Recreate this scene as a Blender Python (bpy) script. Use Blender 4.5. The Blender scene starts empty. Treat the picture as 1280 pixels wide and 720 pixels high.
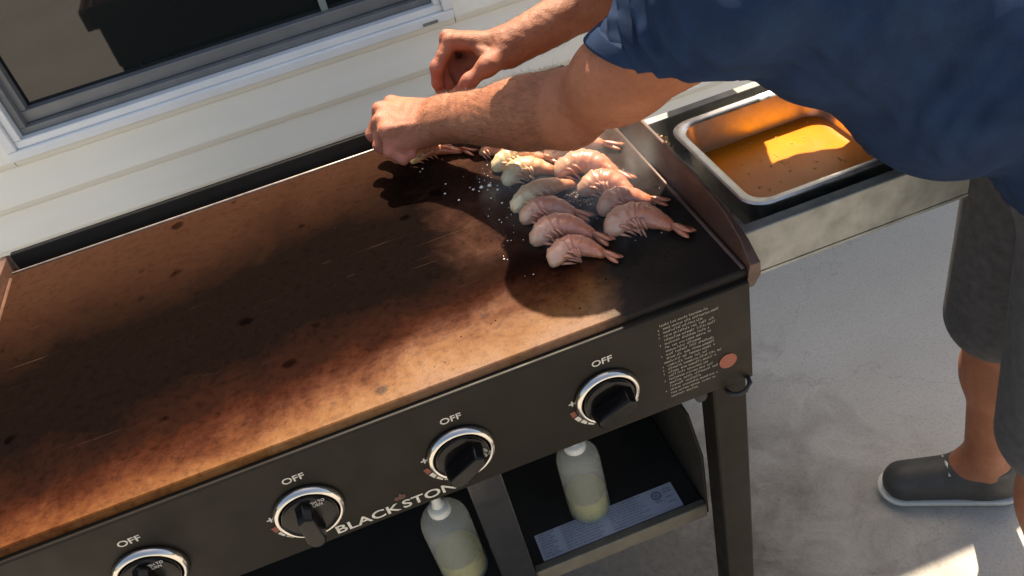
import bpy, bmesh, math, random
import numpy as np
from mathutils import Vector, Matrix

random.seed(7)
rng = np.random.default_rng(5)
scene = bpy.context.scene
COL = scene.collection

# ------------------------------------------------------------------ camera, sky, sun, exposure
cd = bpy.data.cameras.new('camera')
cam = bpy.data.objects.new('camera', cd)
COL.objects.link(cam)
cd.sensor_fit = 'HORIZONTAL'
cd.sensor_width = 36.0
cd.lens = 1060 / 1280 * 36.0
cd.clip_start = 0.02
cd.clip_end = 200
R_ = Matrix(((0.93388041, -0.29309074, -0.20485408),
             (-0.34234732, -0.56737067, -0.74892512),
             (0.10327482, 0.76953775, -0.63019518)))
m3 = Matrix((R_[0], -R_[1], -R_[2])).transposed()
cam.matrix_world = Matrix.Translation((0.10882875, -0.6586872, 0.6485672)) @ m3.to_4x4()
scene.camera = cam

SUN = Vector((0.235, 0.60, 1.0)).normalized()
elev = math.asin(SUN.z)
azim = math.atan2(SUN.x, SUN.y)
w = bpy.data.worlds.new('World')
scene.world = w
w.use_nodes = True
nt = w.node_tree
bg = nt.nodes['Background']
sky = nt.nodes.new('ShaderNodeTexSky')
sky.sky_type = 'NISHITA'
sky.sun_disc = False
sky.dust_density = 3.0
sky.sun_elevation = elev
sky.sun_rotation = azim
nt.links.new(sky.outputs['Color'], bg.inputs['Color'])
bg.inputs['Strength'].default_value = 0.108
sd = bpy.data.lights.new('sun', 'SUN')
sd.energy = 4.7
sd.angle = math.radians(0.5)
sd.color = (1.0, 0.93, 0.84)
so = bpy.data.objects.new('sun', sd)
so.location = (0.4, 0.3, 4)
so.rotation_euler = (-SUN).to_track_quat('-Z', 'Y').to_euler()
COL.objects.link(so)
scene.view_settings.view_transform = 'Standard'
scene.view_settings.look = 'None'
scene.view_settings.exposure = 1.48
scene.view_settings.gamma = 1
scene.view_settings.use_white_balance = True
scene.view_settings.white_balance_temperature = 7700
scene.view_settings.white_balance_tint = 10
scene.render.engine = 'CYCLES'
scene.cycles.use_denoising = True
scene.cycles.max_bounces = 8

# ------------------------------------------------------------------ materials
def new_mat(name):
    m = bpy.data.materials.new(name)
    m.use_nodes = True
    b = m.node_tree.nodes['Principled BSDF']
    return m, m.node_tree, b

def node(t, typ, **kw):
    n = t.nodes.new(typ)
    for k, v in kw.items():
        setattr(n, k, v)
    return n

def noise(t, vec, scale, detail=4, rough=0.55, dist=0.0):
    n = node(t, 'ShaderNodeTexNoise')
    n.inputs['Scale'].default_value = scale
    n.inputs['Detail'].default_value = detail
    n.inputs['Roughness'].default_value = rough
    n.inputs['Distortion'].default_value = dist
    if vec is not None:
        t.links.new(vec, n.inputs['Vector'])
    return n.outputs['Fac']

def ramp(t, fac, stops, interp='LINEAR'):
    r = node(t, 'ShaderNodeValToRGB')
    r.color_ramp.interpolation = interp
    e = r.color_ramp.elements
    while len(e) < len(stops):
        e.new(0.5)
    for el, (p, c) in zip(e, stops):
        el.position = p
        if not hasattr(c, '__len__'):
            c = (c, c, c)
        el.color = (*c, 1)
    t.links.new(fac, r.inputs['Fac'])
    return r.outputs['Color']

def mix(t, a, b, fac, mode='MIX'):
    n = node(t, 'ShaderNodeMix', data_type='RGBA', blend_type=mode)
    for sock, val in ((n.inputs['Factor'], fac), (n.inputs['A'], a), (n.inputs['B'], b)):
        if isinstance(val, bpy.types.NodeSocket):
            t.links.new(val, sock)
        elif hasattr(val, '__len__'):
            sock.default_value = (*val, 1)
        else:
            sock.default_value = val
    return n.outputs['Result']

def math_(t, op, a, b=None, c=None, clamp=False):
    n = node(t, 'ShaderNodeMath', operation=op, use_clamp=clamp)
    for i, v in enumerate((a, b, c)):
        if v is None:
            continue
        if isinstance(v, bpy.types.NodeSocket):
            t.links.new(v, n.inputs[i])
        else:
            n.inputs[i].default_value = v
    return n.outputs[0]

def bump(t, b, h, strength=0.3, dist=0.002):
    n = node(t, 'ShaderNodeBump')
    n.inputs['Strength'].default_value = strength
    n.inputs['Distance'].default_value = dist
    t.links.new(h, n.inputs['Height'])
    t.links.new(n.outputs['Normal'], b.inputs['Normal'])

def objco(t, off=(0, 0, 0)):
    c = node(t, 'ShaderNodeTexCoord')
    v = node(t, 'ShaderNodeVectorMath', operation='ADD')
    t.links.new(c.outputs['Object'], v.inputs[0])
    v.inputs[1].default_value = off
    return v.outputs[0]

def simple(name, col, rough=0.5, metal=0.0, var=0.15, nscale=40, bstr=0.1, bscale=200, spec=0.5, coat=0):
    m, t, b = new_mat(name)
    co = objco(t)
    n1 = noise(t, co, nscale, 5)
    lo = tuple(c * (1 - var) for c in col)
    hi = tuple(min(1, c * (1 + var)) for c in col)
    t.links.new(ramp(t, n1, [(0.3, lo), (0.7, hi)]), b.inputs['Base Color'])
    n2 = noise(t, co, nscale * 2.3, 4)
    t.links.new(ramp(t, n2, [(0.3, max(0, rough - 0.08)), (0.7, min(1, rough + 0.08))]), b.inputs['Roughness'])
    b.inputs['Metallic'].default_value = metal
    b.inputs['Specular IOR Level'].default_value = spec
    b.inputs['Coat Weight'].default_value = coat
    if bstr:
        bump(t, b, noise(t, co, bscale, 3), bstr, 0.001)
    return m

M = {}
# powder coated steel
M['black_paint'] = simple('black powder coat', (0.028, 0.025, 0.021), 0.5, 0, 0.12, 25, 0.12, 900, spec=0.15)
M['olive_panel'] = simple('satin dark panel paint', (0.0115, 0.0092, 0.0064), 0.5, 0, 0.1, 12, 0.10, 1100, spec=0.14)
M['black_plastic'] = simple('glossy black plastic', (0.004, 0.0035, 0.0035), 0.2, 0, 0.1, 30, 0.02, 400, spec=0.2)
M['chrome'] = simple('chrome', (0.50, 0.48, 0.45), 0.14, 1, 0.06, 60, 0.02, 300)
M['steel'] = simple('brushed stainless', (0.72, 0.71, 0.69), 0.36, 1, 0.1, 50, 0.06, 500)
M['shelf_steel'] = simple('worn grey shelf steel', (0.20, 0.20, 0.18), 0.42, 0.2, 0.3, 30, 0.1, 300)
M['bolt'] = simple('zinc bolt', (0.35, 0.34, 0.32), 0.35, 1, 0.1)
M['print_white'] = simple('printed white ink', (0.46, 0.43, 0.37), 0.6, 0, 0.2, 300, 0)
M['print_grey'] = simple('printed grey ink', (0.26, 0.24, 0.195), 0.6, 0, 0.35, 400, 0)
M['print_red'] = simple('printed red ink', (0.16, 0.035, 0.02), 0.6, 0, 0.2, 300, 0)
M['print_maroon'] = simple('printed dark red ink', (0.06, 0.017, 0.012), 0.6, 0, 0.2, 300, 0)
M['print_orange'] = simple('printed orange red disc', (0.20, 0.042, 0.02), 0.5, 0, 0.2, 300, 0)
M['print_dark'] = simple('printed dark ink', (0.10, 0.10, 0.13), 0.6, 0, 0.2, 300, 0)
M['sticker'] = simple('bluish white sticker paper', (0.40, 0.41, 0.47), 0.5, 0, 0.10, 18, 0.05, 300)
M['vinyl'] = simple('white vinyl trim', (0.74, 0.74, 0.73), 0.38, 0, 0.04, 14, 0.04, 200)
M['sash_grey'] = simple('grey sash', (0.16, 0.16, 0.16), 0.45, 0, 0.1, 20, 0.05)
M['lip'] = simple('lit tan shelf lip', (0.105, 0.088, 0.064), 0.5, 0, 0.2, 40, 0.1, 400)  # lip colour lightened so its edge reads as lit
M['rubber'] = simple('black rubber', (0.012, 0.012, 0.012), 0.7, 0, 0.2)
M['trousers'] = simple('dark grey shorts cloth', (0.05, 0.05, 0.055), 0.85, 0, 0.25, 60, 0.3, 700)
M['shoe'] = simple('worn black shoe', (0.03, 0.03, 0.03), 0.6, 0, 0.2)
M['eye'] = simple('eye white', (0.7, 0.68, 0.65), 0.2, 0, 0.02, 20, 0)
M['hair'] = simple('dark brown hair', (0.035, 0.022, 0.014), 0.55, 0, 0.4, 120, 0.6, 400)

# siding
m, t, b = new_mat('cream vinyl siding')
co = objco(t)
sc_ = node(t, 'ShaderNodeMapping'); sc_.inputs['Scale'].default_value = (0.6, 6, 6)
t.links.new(co, sc_.inputs['Vector'])
n1 = noise(t, sc_.outputs[0], 3, 5)
t.links.new(ramp(t, n1, [(0.3, (0.80, 0.76, 0.655)), (0.7, (0.85, 0.815, 0.725))]), b.inputs['Base Color'])
b.inputs['Roughness'].default_value = 0.42
sc2 = node(t, 'ShaderNodeMapping'); sc2.inputs['Scale'].default_value = (4, 90, 90)
t.links.new(co, sc2.inputs['Vector'])
bump(t, b, noise(t, sc2.outputs[0], 6, 4), 0.12, 0.001)
M['siding'] = m

# concrete
GZ = -0.9
m, t, b = new_mat('stained patio concrete')
co = objco(t)
n1 = noise(t, co, 2.2, 7, 0.6)
n2 = noise(t, co, 60, 6, 0.7)
n3 = noise(t, co, 9, 5, 0.62, 0.6)
c = ramp(t, n1, [(0.3, (0.36, 0.34, 0.305)), (0.7, (0.44, 0.42, 0.385))])
c = mix(t, c, (0.38, 0.36, 0.33), ramp(t, n2, [(0.48, 0.0), (0.70, 0.8)]))
c = mix(t, c, (0.14, 0.13, 0.115), ramp(t, noise(t, co, 190, 4, 0.75), [(0.52, 0.0), (0.72, 0.6)]))
c = mix(t, c, (0.085, 0.07, 0.06), ramp(t, n3, [(0.68, 0.0), (0.76, 0.5)]))
vo = node(t, 'ShaderNodeTexVoronoi', feature='DISTANCE_TO_EDGE'); vo.inputs['Scale'].default_value = 1.3
wv = node(t, 'ShaderNodeVectorMath', operation='ADD')
nn = node(t, 'ShaderNodeTexNoise'); nn.inputs['Scale'].default_value = 9; nn.inputs['Detail'].default_value = 5
t.links.new(co, nn.inputs['Vector'])
vs = node(t, 'ShaderNodeVectorMath', operation='SCALE'); vs.inputs['Scale'].default_value = 0.22
t.links.new(nn.outputs['Color'], vs.inputs[0]); t.links.new(co, wv.inputs[0]); t.links.new(vs.outputs[0], wv.inputs[1])
t.links.new(wv.outputs[0], vo.inputs['Vector'])
crk = ramp(t, vo.outputs['Distance'], [(0.0, 0.18), (0.004, 0.0)])
c = mix(t, c, (0.07, 0.06, 0.05), crk)
# deep shade round the cart, painted into the slab as an uneven dark patch
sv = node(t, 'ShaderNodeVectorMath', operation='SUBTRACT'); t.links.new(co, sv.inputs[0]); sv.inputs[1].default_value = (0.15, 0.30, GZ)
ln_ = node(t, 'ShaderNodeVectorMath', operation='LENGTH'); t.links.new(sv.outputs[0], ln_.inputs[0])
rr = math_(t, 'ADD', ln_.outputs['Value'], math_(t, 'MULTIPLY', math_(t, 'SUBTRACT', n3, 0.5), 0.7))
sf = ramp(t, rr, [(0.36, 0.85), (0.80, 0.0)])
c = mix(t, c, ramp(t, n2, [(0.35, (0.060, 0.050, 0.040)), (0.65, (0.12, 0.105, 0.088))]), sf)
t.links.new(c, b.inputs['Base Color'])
b.inputs['Roughness'].default_value = 0.85
bump(t, b, n2, 0.5, 0.003)
M['concrete'] = m

# seasoned steel cooking plate; PL = offset so coordinates read as scene metres
PL = (0.0, 0.28, 0.0)
m, t, b = new_mat('seasoned copper brown griddle steel')
co = objco(t, (0, 0.28, 0))
sep = node(t, 'ShaderNodeSeparateXYZ'); t.links.new(co, sep.inputs[0])
X, Y = sep.outputs[0], sep.outputs[1]
nb = noise(t, co, 5.0, 6, 0.62, 0.8)
nm = noise(t, co, 17, 6, 0.65, 0.5)
nf = noise(t, co, 90, 6, 0.7)
nff = noise(t, co, 420, 4, 0.7)
yy = math_(t, 'ADD', Y, math_(t, 'MULTIPLY', math_(t, 'SUBTRACT', nb, 0.5), 0.12))
yy = math_(t, 'ADD', yy, math_(t, 'MULTIPLY', math_(t, 'SUBTRACT', nm, 0.5), 0.07))
yy = math_(t, 'ADD', yy, math_(t, 'MULTIPLY', math_(t, 'SUBTRACT', nf, 0.5), 0.035))
# the front burns in lower towards the right, following the burners
yy = math_(t, 'ADD', yy, math_(t, 'MULTIPLY', math_(t, 'SUBTRACT', X, 0.05), -0.10))
ys = math_(t, 'MULTIPLY', yy, 1.0 / 0.6)
base = ramp(t, ys, [(0.00, (0.140, 0.070, 0.038)), (0.030, (0.140, 0.064, 0.024)), (0.065, (0.112, 0.041, 0.0085)),  # front stops also lightened for the glare along the front edge
                    (0.105, (0.070, 0.0200, 0.0042)), (0.150, (0.032, 0.0082, 0.0034)), (0.21, (0.0120, 0.0046, 0.0032)),
                    (0.32, (0.0038, 0.0023, 0.0020)), (0.60, (0.0042, 0.0025, 0.0021)), (0.72, (0.014, 0.0063, 0.0040)),
                    (0.84, (0.025, 0.0110, 0.0066)), (1.0, (0.032, 0.0145, 0.0090))])
# redder, oily brown zone to the right where the food cooks
wx = math_(t, 'ADD', X, math_(t, 'MULTIPLY', math_(t, 'SUBTRACT', nm, 0.5), 0.12))
rb = math_(t, 'MULTIPLY', ramp(t, wx, [(0.14, 0.0), (0.22, 0.8)]), ramp(t, ys, [(0.24, 0.0), (0.36, 1.0)]))
cookc = ramp(t, nm, [(0.32, (0.020, 0.010, 0.0075)), (0.55, (0.040, 0.0175, 0.012)), (0.75, (0.066, 0.031, 0.021))])
base = mix(t, base, cookc, rb)
# black seasoning at the front right, darkened to paint in the cook's shadow
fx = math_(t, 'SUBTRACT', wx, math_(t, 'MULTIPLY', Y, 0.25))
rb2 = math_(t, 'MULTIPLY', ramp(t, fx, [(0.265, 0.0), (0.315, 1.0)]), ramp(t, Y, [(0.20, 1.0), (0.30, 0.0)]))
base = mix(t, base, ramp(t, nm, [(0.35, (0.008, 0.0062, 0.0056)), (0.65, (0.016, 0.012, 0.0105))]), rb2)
# grain, dark blots and pale scrape marks
base = mix(t, base, (0.25, 0.2, 0.2), math_(t, 'MULTIPLY', ramp(t, nf, [(0.50, 0.0), (0.70, 0.6)]), 0.8), 'MULTIPLY')
base = mix(t, base, (0.26, 0.155, 0.075), math_(t, 'MULTIPLY', ramp(t, nff, [(0.62, 0.0), (0.8, 0.25)]), ramp(t, ys, [(0.10, 1.0), (0.26, 0.0)])))
vo = node(t, 'ShaderNodeTexVoronoi'); vo.inputs['Scale'].default_value = 21
vo.inputs['Randomness'].default_value = 1
wv = node(t, 'ShaderNodeVectorMath', operation='ADD')
nn = node(t, 'ShaderNodeTexNoise'); nn.inputs['Scale'].default_value = 60; nn.inputs['Detail'].default_value = 3
t.links.new(co, nn.inputs['Vector'])
vs = node(t, 'ShaderNodeVectorMath', operation='SCALE'); vs.inputs['Scale'].default_value = 0.018
t.links.new(nn.outputs['Color'], vs.inputs[0]); t.links.new(co, wv.inputs[0]); t.links.new(vs.outputs[0], wv.inputs[1])
t.links.new(wv.outputs[0], vo.inputs['Vector'])
sepc = node(t, 'ShaderNodeSeparateColor'); t.links.new(vo.outputs['Color'], sepc.inputs[0])
size = ramp(t, sepc.outputs[0], [(0.45, 0.0), (1.0, 0.28)])
blot = math_(t, 'MULTIPLY', math_(t, 'SUBTRACT', size, vo.outputs['Distance']), 9.0, clamp=True)
base = mix(t, base, (0.16, 0.14, 0.17), math_(t, 'MULTIPLY', blot, 0.8), 'MULTIPLY')
mp = node(t, 'ShaderNodeMapping'); mp.inputs['Rotation'].default_value = (0, 0, 0.5); mp.inputs['Scale'].default_value = (9, 55, 1)
t.links.new(co, mp.inputs['Vector'])
scr = ramp(t, noise(t, mp.outputs[0], 1.6, 5, 0.7), [(0.68, 0.0), (0.76, 0.45)])
base = mix(t, base, (0.07, 0.05, 0.04), math_(t, 'MULTIPLY', scr, ramp(t, ys, [(0.2, 0.1), (0.4, 0.6)])))
mp2 = node(t, 'ShaderNodeMapping'); mp2.inputs['Rotation'].default_value = (0, 0, -0.35); mp2.inputs['Scale'].default_value = (5, 230, 1)
t.links.new(co, mp2.inputs['Vector'])
fine_ = ramp(t, noise(t, mp2.outputs[0], 1.0, 3, 0.7), [(0.66, 0.0), (0.72, 0.5)])
base = mix(t, base, (0.055, 0.034, 0.024), math_(t, 'MULTIPLY', fine_, ramp(t, nb, [(0.42, 0.0), (0.6, 0.9)])))
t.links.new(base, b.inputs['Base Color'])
t.links.new(ramp(t, nm, [(0.3, 0.34), (0.7, 0.55)]), b.inputs['Roughness'])
b.inputs['Metallic'].default_value = 0.0
t.links.new(ramp(t, ys, [(0.08, 0.14), (0.20, 0.10)]), b.inputs['Specular IOR Level'])
ior = math_(t, 'ADD', 1.035, ramp(t, ys, [(0.08, 0.40), (0.20, 0.0)]))
t.links.new(ior, b.inputs['IOR'])
hb = math_(t, 'ADD', math_(t, 'MULTIPLY', nf, 0.7), math_(t, 'MULTIPLY', nff, 0.5))
bump(t, b, hb, 0.6, 0.0015)
M['plate'] = m
# the side and rear guards of the plate
m, t, b = new_mat('heat browned guard steel')
co = objco(t)
n1 = noise(t, co, 9, 6, 0.65, 0.6); n2 = noise(t, co, 110, 5, 0.7)
c = ramp(t, n1, [(0.28, (0.028, 0.017, 0.014)), (0.5, (0.085, 0.040, 0.027)), (0.72, (0.14, 0.065, 0.042))])
c = mix(t, c, (0.02, 0.015, 0.013), ramp(t, n2, [(0.5, 0.0), (0.75, 0.6)]))
t.links.new(c, b.inputs['Base Color'])
b.inputs['Roughness'].default_value = 0.45
b.inputs['Metallic'].default_value = 0.2
bump(t, b, n2, 0.3, 0.001)
M['guard'] = m
M['bead'] = simple('steel edge glint', (0.30, 0.24, 0.20), 0.4, 0.3, 0.3, 60, 0.1, 300)  # pale colour stands for sun on the plate's rear edge

# skin
m, t, b = new_mat('tanned skin')
co = objco(t)
n1 = noise(t, co, 14, 5, 0.6, 0.4); n2 = noise(t, co, 130, 5, 0.7); n3 = noise(t, co, 600, 3)
c = ramp(t, n1, [(0.28, (0.215, 0.074, 0.038)), (0.5, (0.272, 0.100, 0.052)), (0.72, (0.318, 0.128, 0.069))])
c = mix(t, c, (0.19, 0.058, 0.036), ramp(t, n2, [(0.5, 0.0), (0.75, 0.45)]))
at = node(t, 'ShaderNodeAttribute'); at.attribute_name = 'flush'
c = mix(t, c, (0.42, 0.125, 0.10), math_(t, 'MULTIPLY', at.outputs['Fac'], 0.75))
t.links.new(c, b.inputs['Base Color'])
t.links.new(ramp(t, n2, [(0.3, 0.50), (0.7, 0.68)]), b.inputs['Roughness'])
b.inputs['Specular IOR Level'].default_value = 0.35
b.inputs['Subsurface Weight'].default_value = 0.12
b.inputs['Subsurface Radius'].default_value = (1.0, 0.35, 0.2)
b.inputs['Subsurface Scale'].default_value = 0.006
vk = node(t, 'ShaderNodeTexVoronoi', feature='DISTANCE_TO_EDGE'); vk.inputs['Scale'].default_value = 240
t.links.new(co, vk.inputs['Vector'])
hb = math_(t, 'ADD', math_(t, 'MULTIPLY', n2, 0.8), math_(t, 'MULTIPLY', n3, 0.5))
hb = math_(t, 'ADD', hb, math_(t, 'MULTIPLY', ramp(t, vk.outputs['Distance'], [(0.0, 0.0), (0.16, 1.0)]), 0.35))
bump(t, b, hb, 0.45, 0.0014)
M['skin'] = m
M['arm_hair'] = simple('arm hair', (0.075, 0.040, 0.022), 0.5, 0, 0.3, 90, 0)

# shirt
m, t, b = new_mat('navy cotton')
co = objco(t)
n1 = noise(t, co, 30, 5); n2 = noise(t, co, 700, 4, 0.8)
c = ramp(t, n1, [(0.3, (0.0060, 0.0155, 0.041)), (0.7, (0.0095, 0.0245, 0.061))])
c = mix(t, c, (0.025, 0.048, 0.088), ramp(t, n2, [(0.5, 0.0), (0.8, 0.5)]))
t.links.new(c, b.inputs['Base Color'])
b.inputs['Roughness'].default_value = 0.9
b.inputs['Specular IOR Level'].default_value = 0.15
bump(t, b, n2, 0.4, 0.001)
M['shirt'] = m

# shrimp, coloured along the body by the attribute 't'
def shrimp_mat(name, flesh, body, tail, f0):
    m, t, b = new_mat(name)
    co = objco(t)
    at = node(t, 'ShaderNodeAttribute'); at.attribute_name = 't'
    n1 = noise(t, co, 60, 5, 0.65, 0.5); n2 = noise(t, co, 260, 5, 0.7)
    tt = math_(t, 'ADD', at.outputs['Fac'], math_(t, 'MULTIPLY', math_(t, 'SUBTRACT', n1, 0.5), 0.22))
    c = ramp(t, tt, [(-0.0 + f0, flesh), (f0 + 0.20, tuple(0.5 * a + 0.5 * q for a, q in zip(flesh, body))), (f0 + 0.42, body), (0.72, body), (0.95, tail)])
    st = math_(t, 'SINE', math_(t, 'MULTIPLY', at.outputs['Fac'], 49.0))
    c = mix(t, c, tail, math_(t, 'MULTIPLY', ramp(t, st, [(0.6, 0.0), (1.0, 0.3)]), ramp(t, at.outputs['Fac'], [(0.12, 0.0), (0.3, 1.0)])))
    c = mix(t, c, (0.66, 0.47, 0.34), ramp(t, n2, [(0.50, 0.0), (0.75, 0.5)]))
    mpp = node(t, 'ShaderNodeMapping'); mpp.inputs['Scale'].default_value = (14, 75, 60); mpp.inputs['Rotation'].default_value = (0, 0, 0.25)
    t.links.new(co, mpp.inputs['Vector'])
    c = mix(t, c, (0.62, 0.22, 0.10), ramp(t, noise(t, mpp.outputs[0], 2.2, 4, 0.6), [(0.48, 0.0), (0.66, 0.7)]))
    t.links.new(c, b.inputs['Base Color'])
    b.inputs['Roughness'].default_value = 0.40
    b.inputs['Specular IOR Level'].default_value = 0.4
    b.inputs['Coat Weight'].default_value = 0.8
    b.inputs['Coat Roughness'].default_value = 0.16
    b.inputs['Subsurface Weight'].default_value = 0.2
    b.inputs['Subsurface Radius'].default_value = (1.0, 0.45, 0.3)
    b.inputs['Subsurface Scale'].default_value = 0.005
    bump(t, b, math_(t, 'ADD', n1, math_(t, 'MULTIPLY', n2, 0.5)), 0.5, 0.0015)
    return m
M['shrimp_pink'] = shrimp_mat('pink shrimp shell', (0.54, 0.330, 0.225), (0.52, 0.205, 0.135), (0.52, 0.155, 0.075), 0.0)
M['shrimp_cream'] = shrimp_mat('cream shrimp flesh and shell', (0.66, 0.56, 0.33), (0.60, 0.33, 0.18), (0.52, 0.18, 0.08), 0.20)
M['shrimp_orange'] = shrimp_mat('cooked orange shrimp shell', (0.66, 0.36, 0.13), (0.55, 0.13, 0.045), (0.40, 0.08, 0.04), 0.0)

# sauce, oil, bottle plastic, crumbs, water drops, glass
m, t, b = new_mat('orange sauce')
co = objco(t)
n1 = noise(t, co, 16, 5, 0.6, 0.5); n2 = noise(t, co, 120, 5)
c = ramp(t, n1, [(0.3, (0.60, 0.150, 0.003)), (0.7, (0.68, 0.205, 0.006))])
t.links.new(c, b.inputs['Base Color']); b.inputs['Roughness'].default_value = 0.25; b.inputs['Specular IOR Level'].default_value = 0.3
bump(t, b, n1, 0.25, 0.004)
M['sauce'] = m
M['sauce_film'] = simple('thin sauce film', (0.66, 0.33, 0.05), 0.3, 0, 0.25, 40, 0.1, 200)
m, t, b = new_mat('translucent squeeze bottle plastic')
b.inputs['Base Color'].default_value = (0.68, 0.68, 0.64, 1)
b.inputs['Roughness'].default_value = 0.35
co = objco(t)
bump(t, b, noise(t, co, 60, 3), 0.1, 0.001)
tp = node(t, 'ShaderNodeBsdfTransparent'); tp.inputs['Color'].default_value = (0.92, 0.93, 0.90, 1)
ms = node(t, 'ShaderNodeMixShader'); ms.inputs['Fac'].default_value = 0.22
t.links.new(tp.outputs[0], ms.inputs[1]); t.links.new(b.outputs[0], ms.inputs[2])
t.links.new(ms.outputs[0], t.nodes['Material Output'].inputs['Surface'])
M['bottle'] = m
M['cap'] = simple('milky cap plastic', (0.52, 0.52, 0.48), 0.4, 0, 0.05, 30, 0.03)
M['oil'] = simple('yellow green oil', (0.215, 0.20, 0.012), 0.3, 0, 0.12, 14, 0.03)
M['crumb'] = simple('fried crumbs', (0.42, 0.24, 0.10), 0.7, 0, 0.5, 80, 0.3)
M['burnt'] = simple('burnt crumbs', (0.012, 0.008, 0.006), 0.8, 0, 0.3, 80, 0, spec=0.02)
M['salt'] = simple('white froth and salt', (0.80, 0.79, 0.77), 0.2, 0, 0.05, 80, 0)
m, t, b = new_mat('dark window glass')
b.inputs['Base Color'].default_value = (0.012, 0.014, 0.014, 1)
b.inputs['Roughness'].default_value = 0.03
M['glass'] = m
M['room'] = simple('dim room wall', (0.10, 0.09, 0.07), 0.8)
M['curtain'] = simple('pale green curtain', (0.20, 0.24, 0.22), 0.8, 0, 0.15)

# ------------------------------------------------------------------ object helpers
NAME_LOC = {}
def wloc(o):
    v = Vector((0, 0, 0))
    while o is not None:
        v += o.location
        o = o.parent
    return v

def tag(o, label=None, cat=None, group=None, kind=None):
    if label: o['label'] = label
    if cat: o['category'] = cat
    if group: o['group'] = group
    if kind: o['kind'] = kind
    return o

def thing(name, loc, label, cat, group=None):
    o = bpy.data.objects.new(name, None)
    o.empty_display_size = 0.05
    o.location = loc
    COL.objects.link(o)
    return tag(o, label, cat, group)

class MB:
    """collects geometry in scene coordinates"""
    def __init__(s):
        s.v, s.f, s.t = [], [], []
    def add(s, v, f, t=None):
        o = len(s.v)
        s.v += [tuple(map(float, q)) for q in v]
        s.f += [tuple(i + o for i in q) for q in f]
        s.t += list(t) if t is not None else [0.0] * len(v)
        return s
    def box(s, lo, hi, rot=None, piv=None):
        x0, y0, z0 = lo; x1, y1, z1 = hi
        v = [(x0, y0, z0), (x1, y0, z0), (x1, y1, z0), (x0, y1, z0), (x0, y0, z1), (x1, y0, z1), (x1, y1, z1), (x0, y1, z1)]
        if rot is not None:
            p = Vector(piv)
            v = [tuple(rot @ (Vector(q) - p) + p) for q in v]
        return s.add(v, [(0, 3, 2, 1), (4, 5, 6, 7), (0, 1, 5, 4), (1, 2, 6, 5), (2, 3, 7, 6), (3, 0, 4, 7)])
    def prism(s, poly, axis, a, b):
        """extrude a 2D polygon along an axis: poly is in the two other axes, in order"""
        def P(p, q):
            if axis == 0: return (q, p[0], p[1])
            if axis == 1: return (p[0], q, p[1])
            return (p[0], p[1], q)
        n = len(poly)
        v = [P(p, a) for p in poly] + [P(p, b) for p in poly]
        f = [tuple(range(n)), tuple(range(2 * n - 1, n - 1, -1))]
        f += [(i, n + i, n + (i + 1) % n, (i + 1) % n) for i in range(n)]
        return s.add(v, f)
    def lathe(s, prof, c, mat=None, n=40, cap0=True, cap1=True):
        """prof: (r, h) pairs along local z; mat: 3x3 mapping local to scene"""
        c = Vector(c); mat = mat or Matrix.Identity(3)
        v, f = [], []
        for r, h in prof:
            for i in range(n):
                a = 2 * math.pi * i / n
                v.append(tuple(c + mat @ Vector((r * math.cos(a), r * math.sin(a), h))))
        for k in range(len(prof) - 1):
            for i in range(n):
                j = (i + 1) % n
                f.append((k * n + i, k * n + j, (k + 1) * n + j, (k + 1) * n + i))
        if cap0: f.append(tuple(reversed(range(n))))
        if cap1: f.append(tuple(range((len(prof) - 1) * n, len(prof) * n)))
        return s.add(v, f)
    def tube(s, pts, rad, n=8):
        pts = [Vector(p) for p in pts]
        rad = [rad] * len(pts) if not hasattr(rad, '__len__') else rad
        v, f = [], []
        up = Vector((0.3, 0.2, 0.9))
        for i, p in enumerate(pts):
            d = (pts[min(i + 1, len(pts) - 1)] - pts[max(i - 1, 0)]).normalized()
            a = d.cross(up).normalized(); b_ = d.cross(a)
            for k in range(n):
                q = 2 * math.pi * k / n
                v.append(tuple(p + rad[i] * (a * math.cos(q) + b_ * math.sin(q))))
        for i in range(len(pts) - 1):
            for k in range(n):
                j = (k + 1) % n
                f.append((i * n + k, i * n + j, (i + 1) * n + j, (i + 1) * n + k))
        f.append(tuple(reversed(range(n)))); f.append(tuple(range((len(pts) - 1) * n, len(pts) * n)))
        return s.add(v, f)
    def build(s, name, mat, parent=None, bevel=0, smooth=False, seg=2, attr=False, loc=None, recalc=True):
        base = wloc(parent) if parent is not None else Vector(loc or (0, 0, 0))
        me = bpy.data.meshes.new(name)
        me.from_pydata([tuple(Vector(q) - base) for q in s.v], [], s.f)
        if recalc:
            bm = bmesh.new(); bm.from_mesh(me)
            bmesh.ops.recalc_face_normals(bm, faces=bm.faces)
            bm.to_mesh(me); bm.free()
        me.materials.append(mat)
        if smooth:
            me.polygons.foreach_set('use_smooth', [True] * len(me.polygons))
        if attr:
            a = me.attributes.new('t', 'FLOAT', 'POINT'); a.data.foreach_set('value', s.t)
        o = bpy.data.objects.new(name, me)
        COL.objects.link(o)
        if parent is not None: o.parent = parent
        else: o.location = base
        if bevel:
            md = o.modifiers.new('bevel', 'BEVEL'); md.width = bevel; md.segments = seg; md.limit_method = 'ANGLE'
            md.harden_normals = False
            me.polygons.foreach_set('use_smooth', [True] * len(me.polygons))
            me.set_sharp_from_angle(angle=math.radians(50))
        if smooth == 'auto':
            me.set_sharp_from_angle(angle=math.radians(38))
        return o

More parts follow.
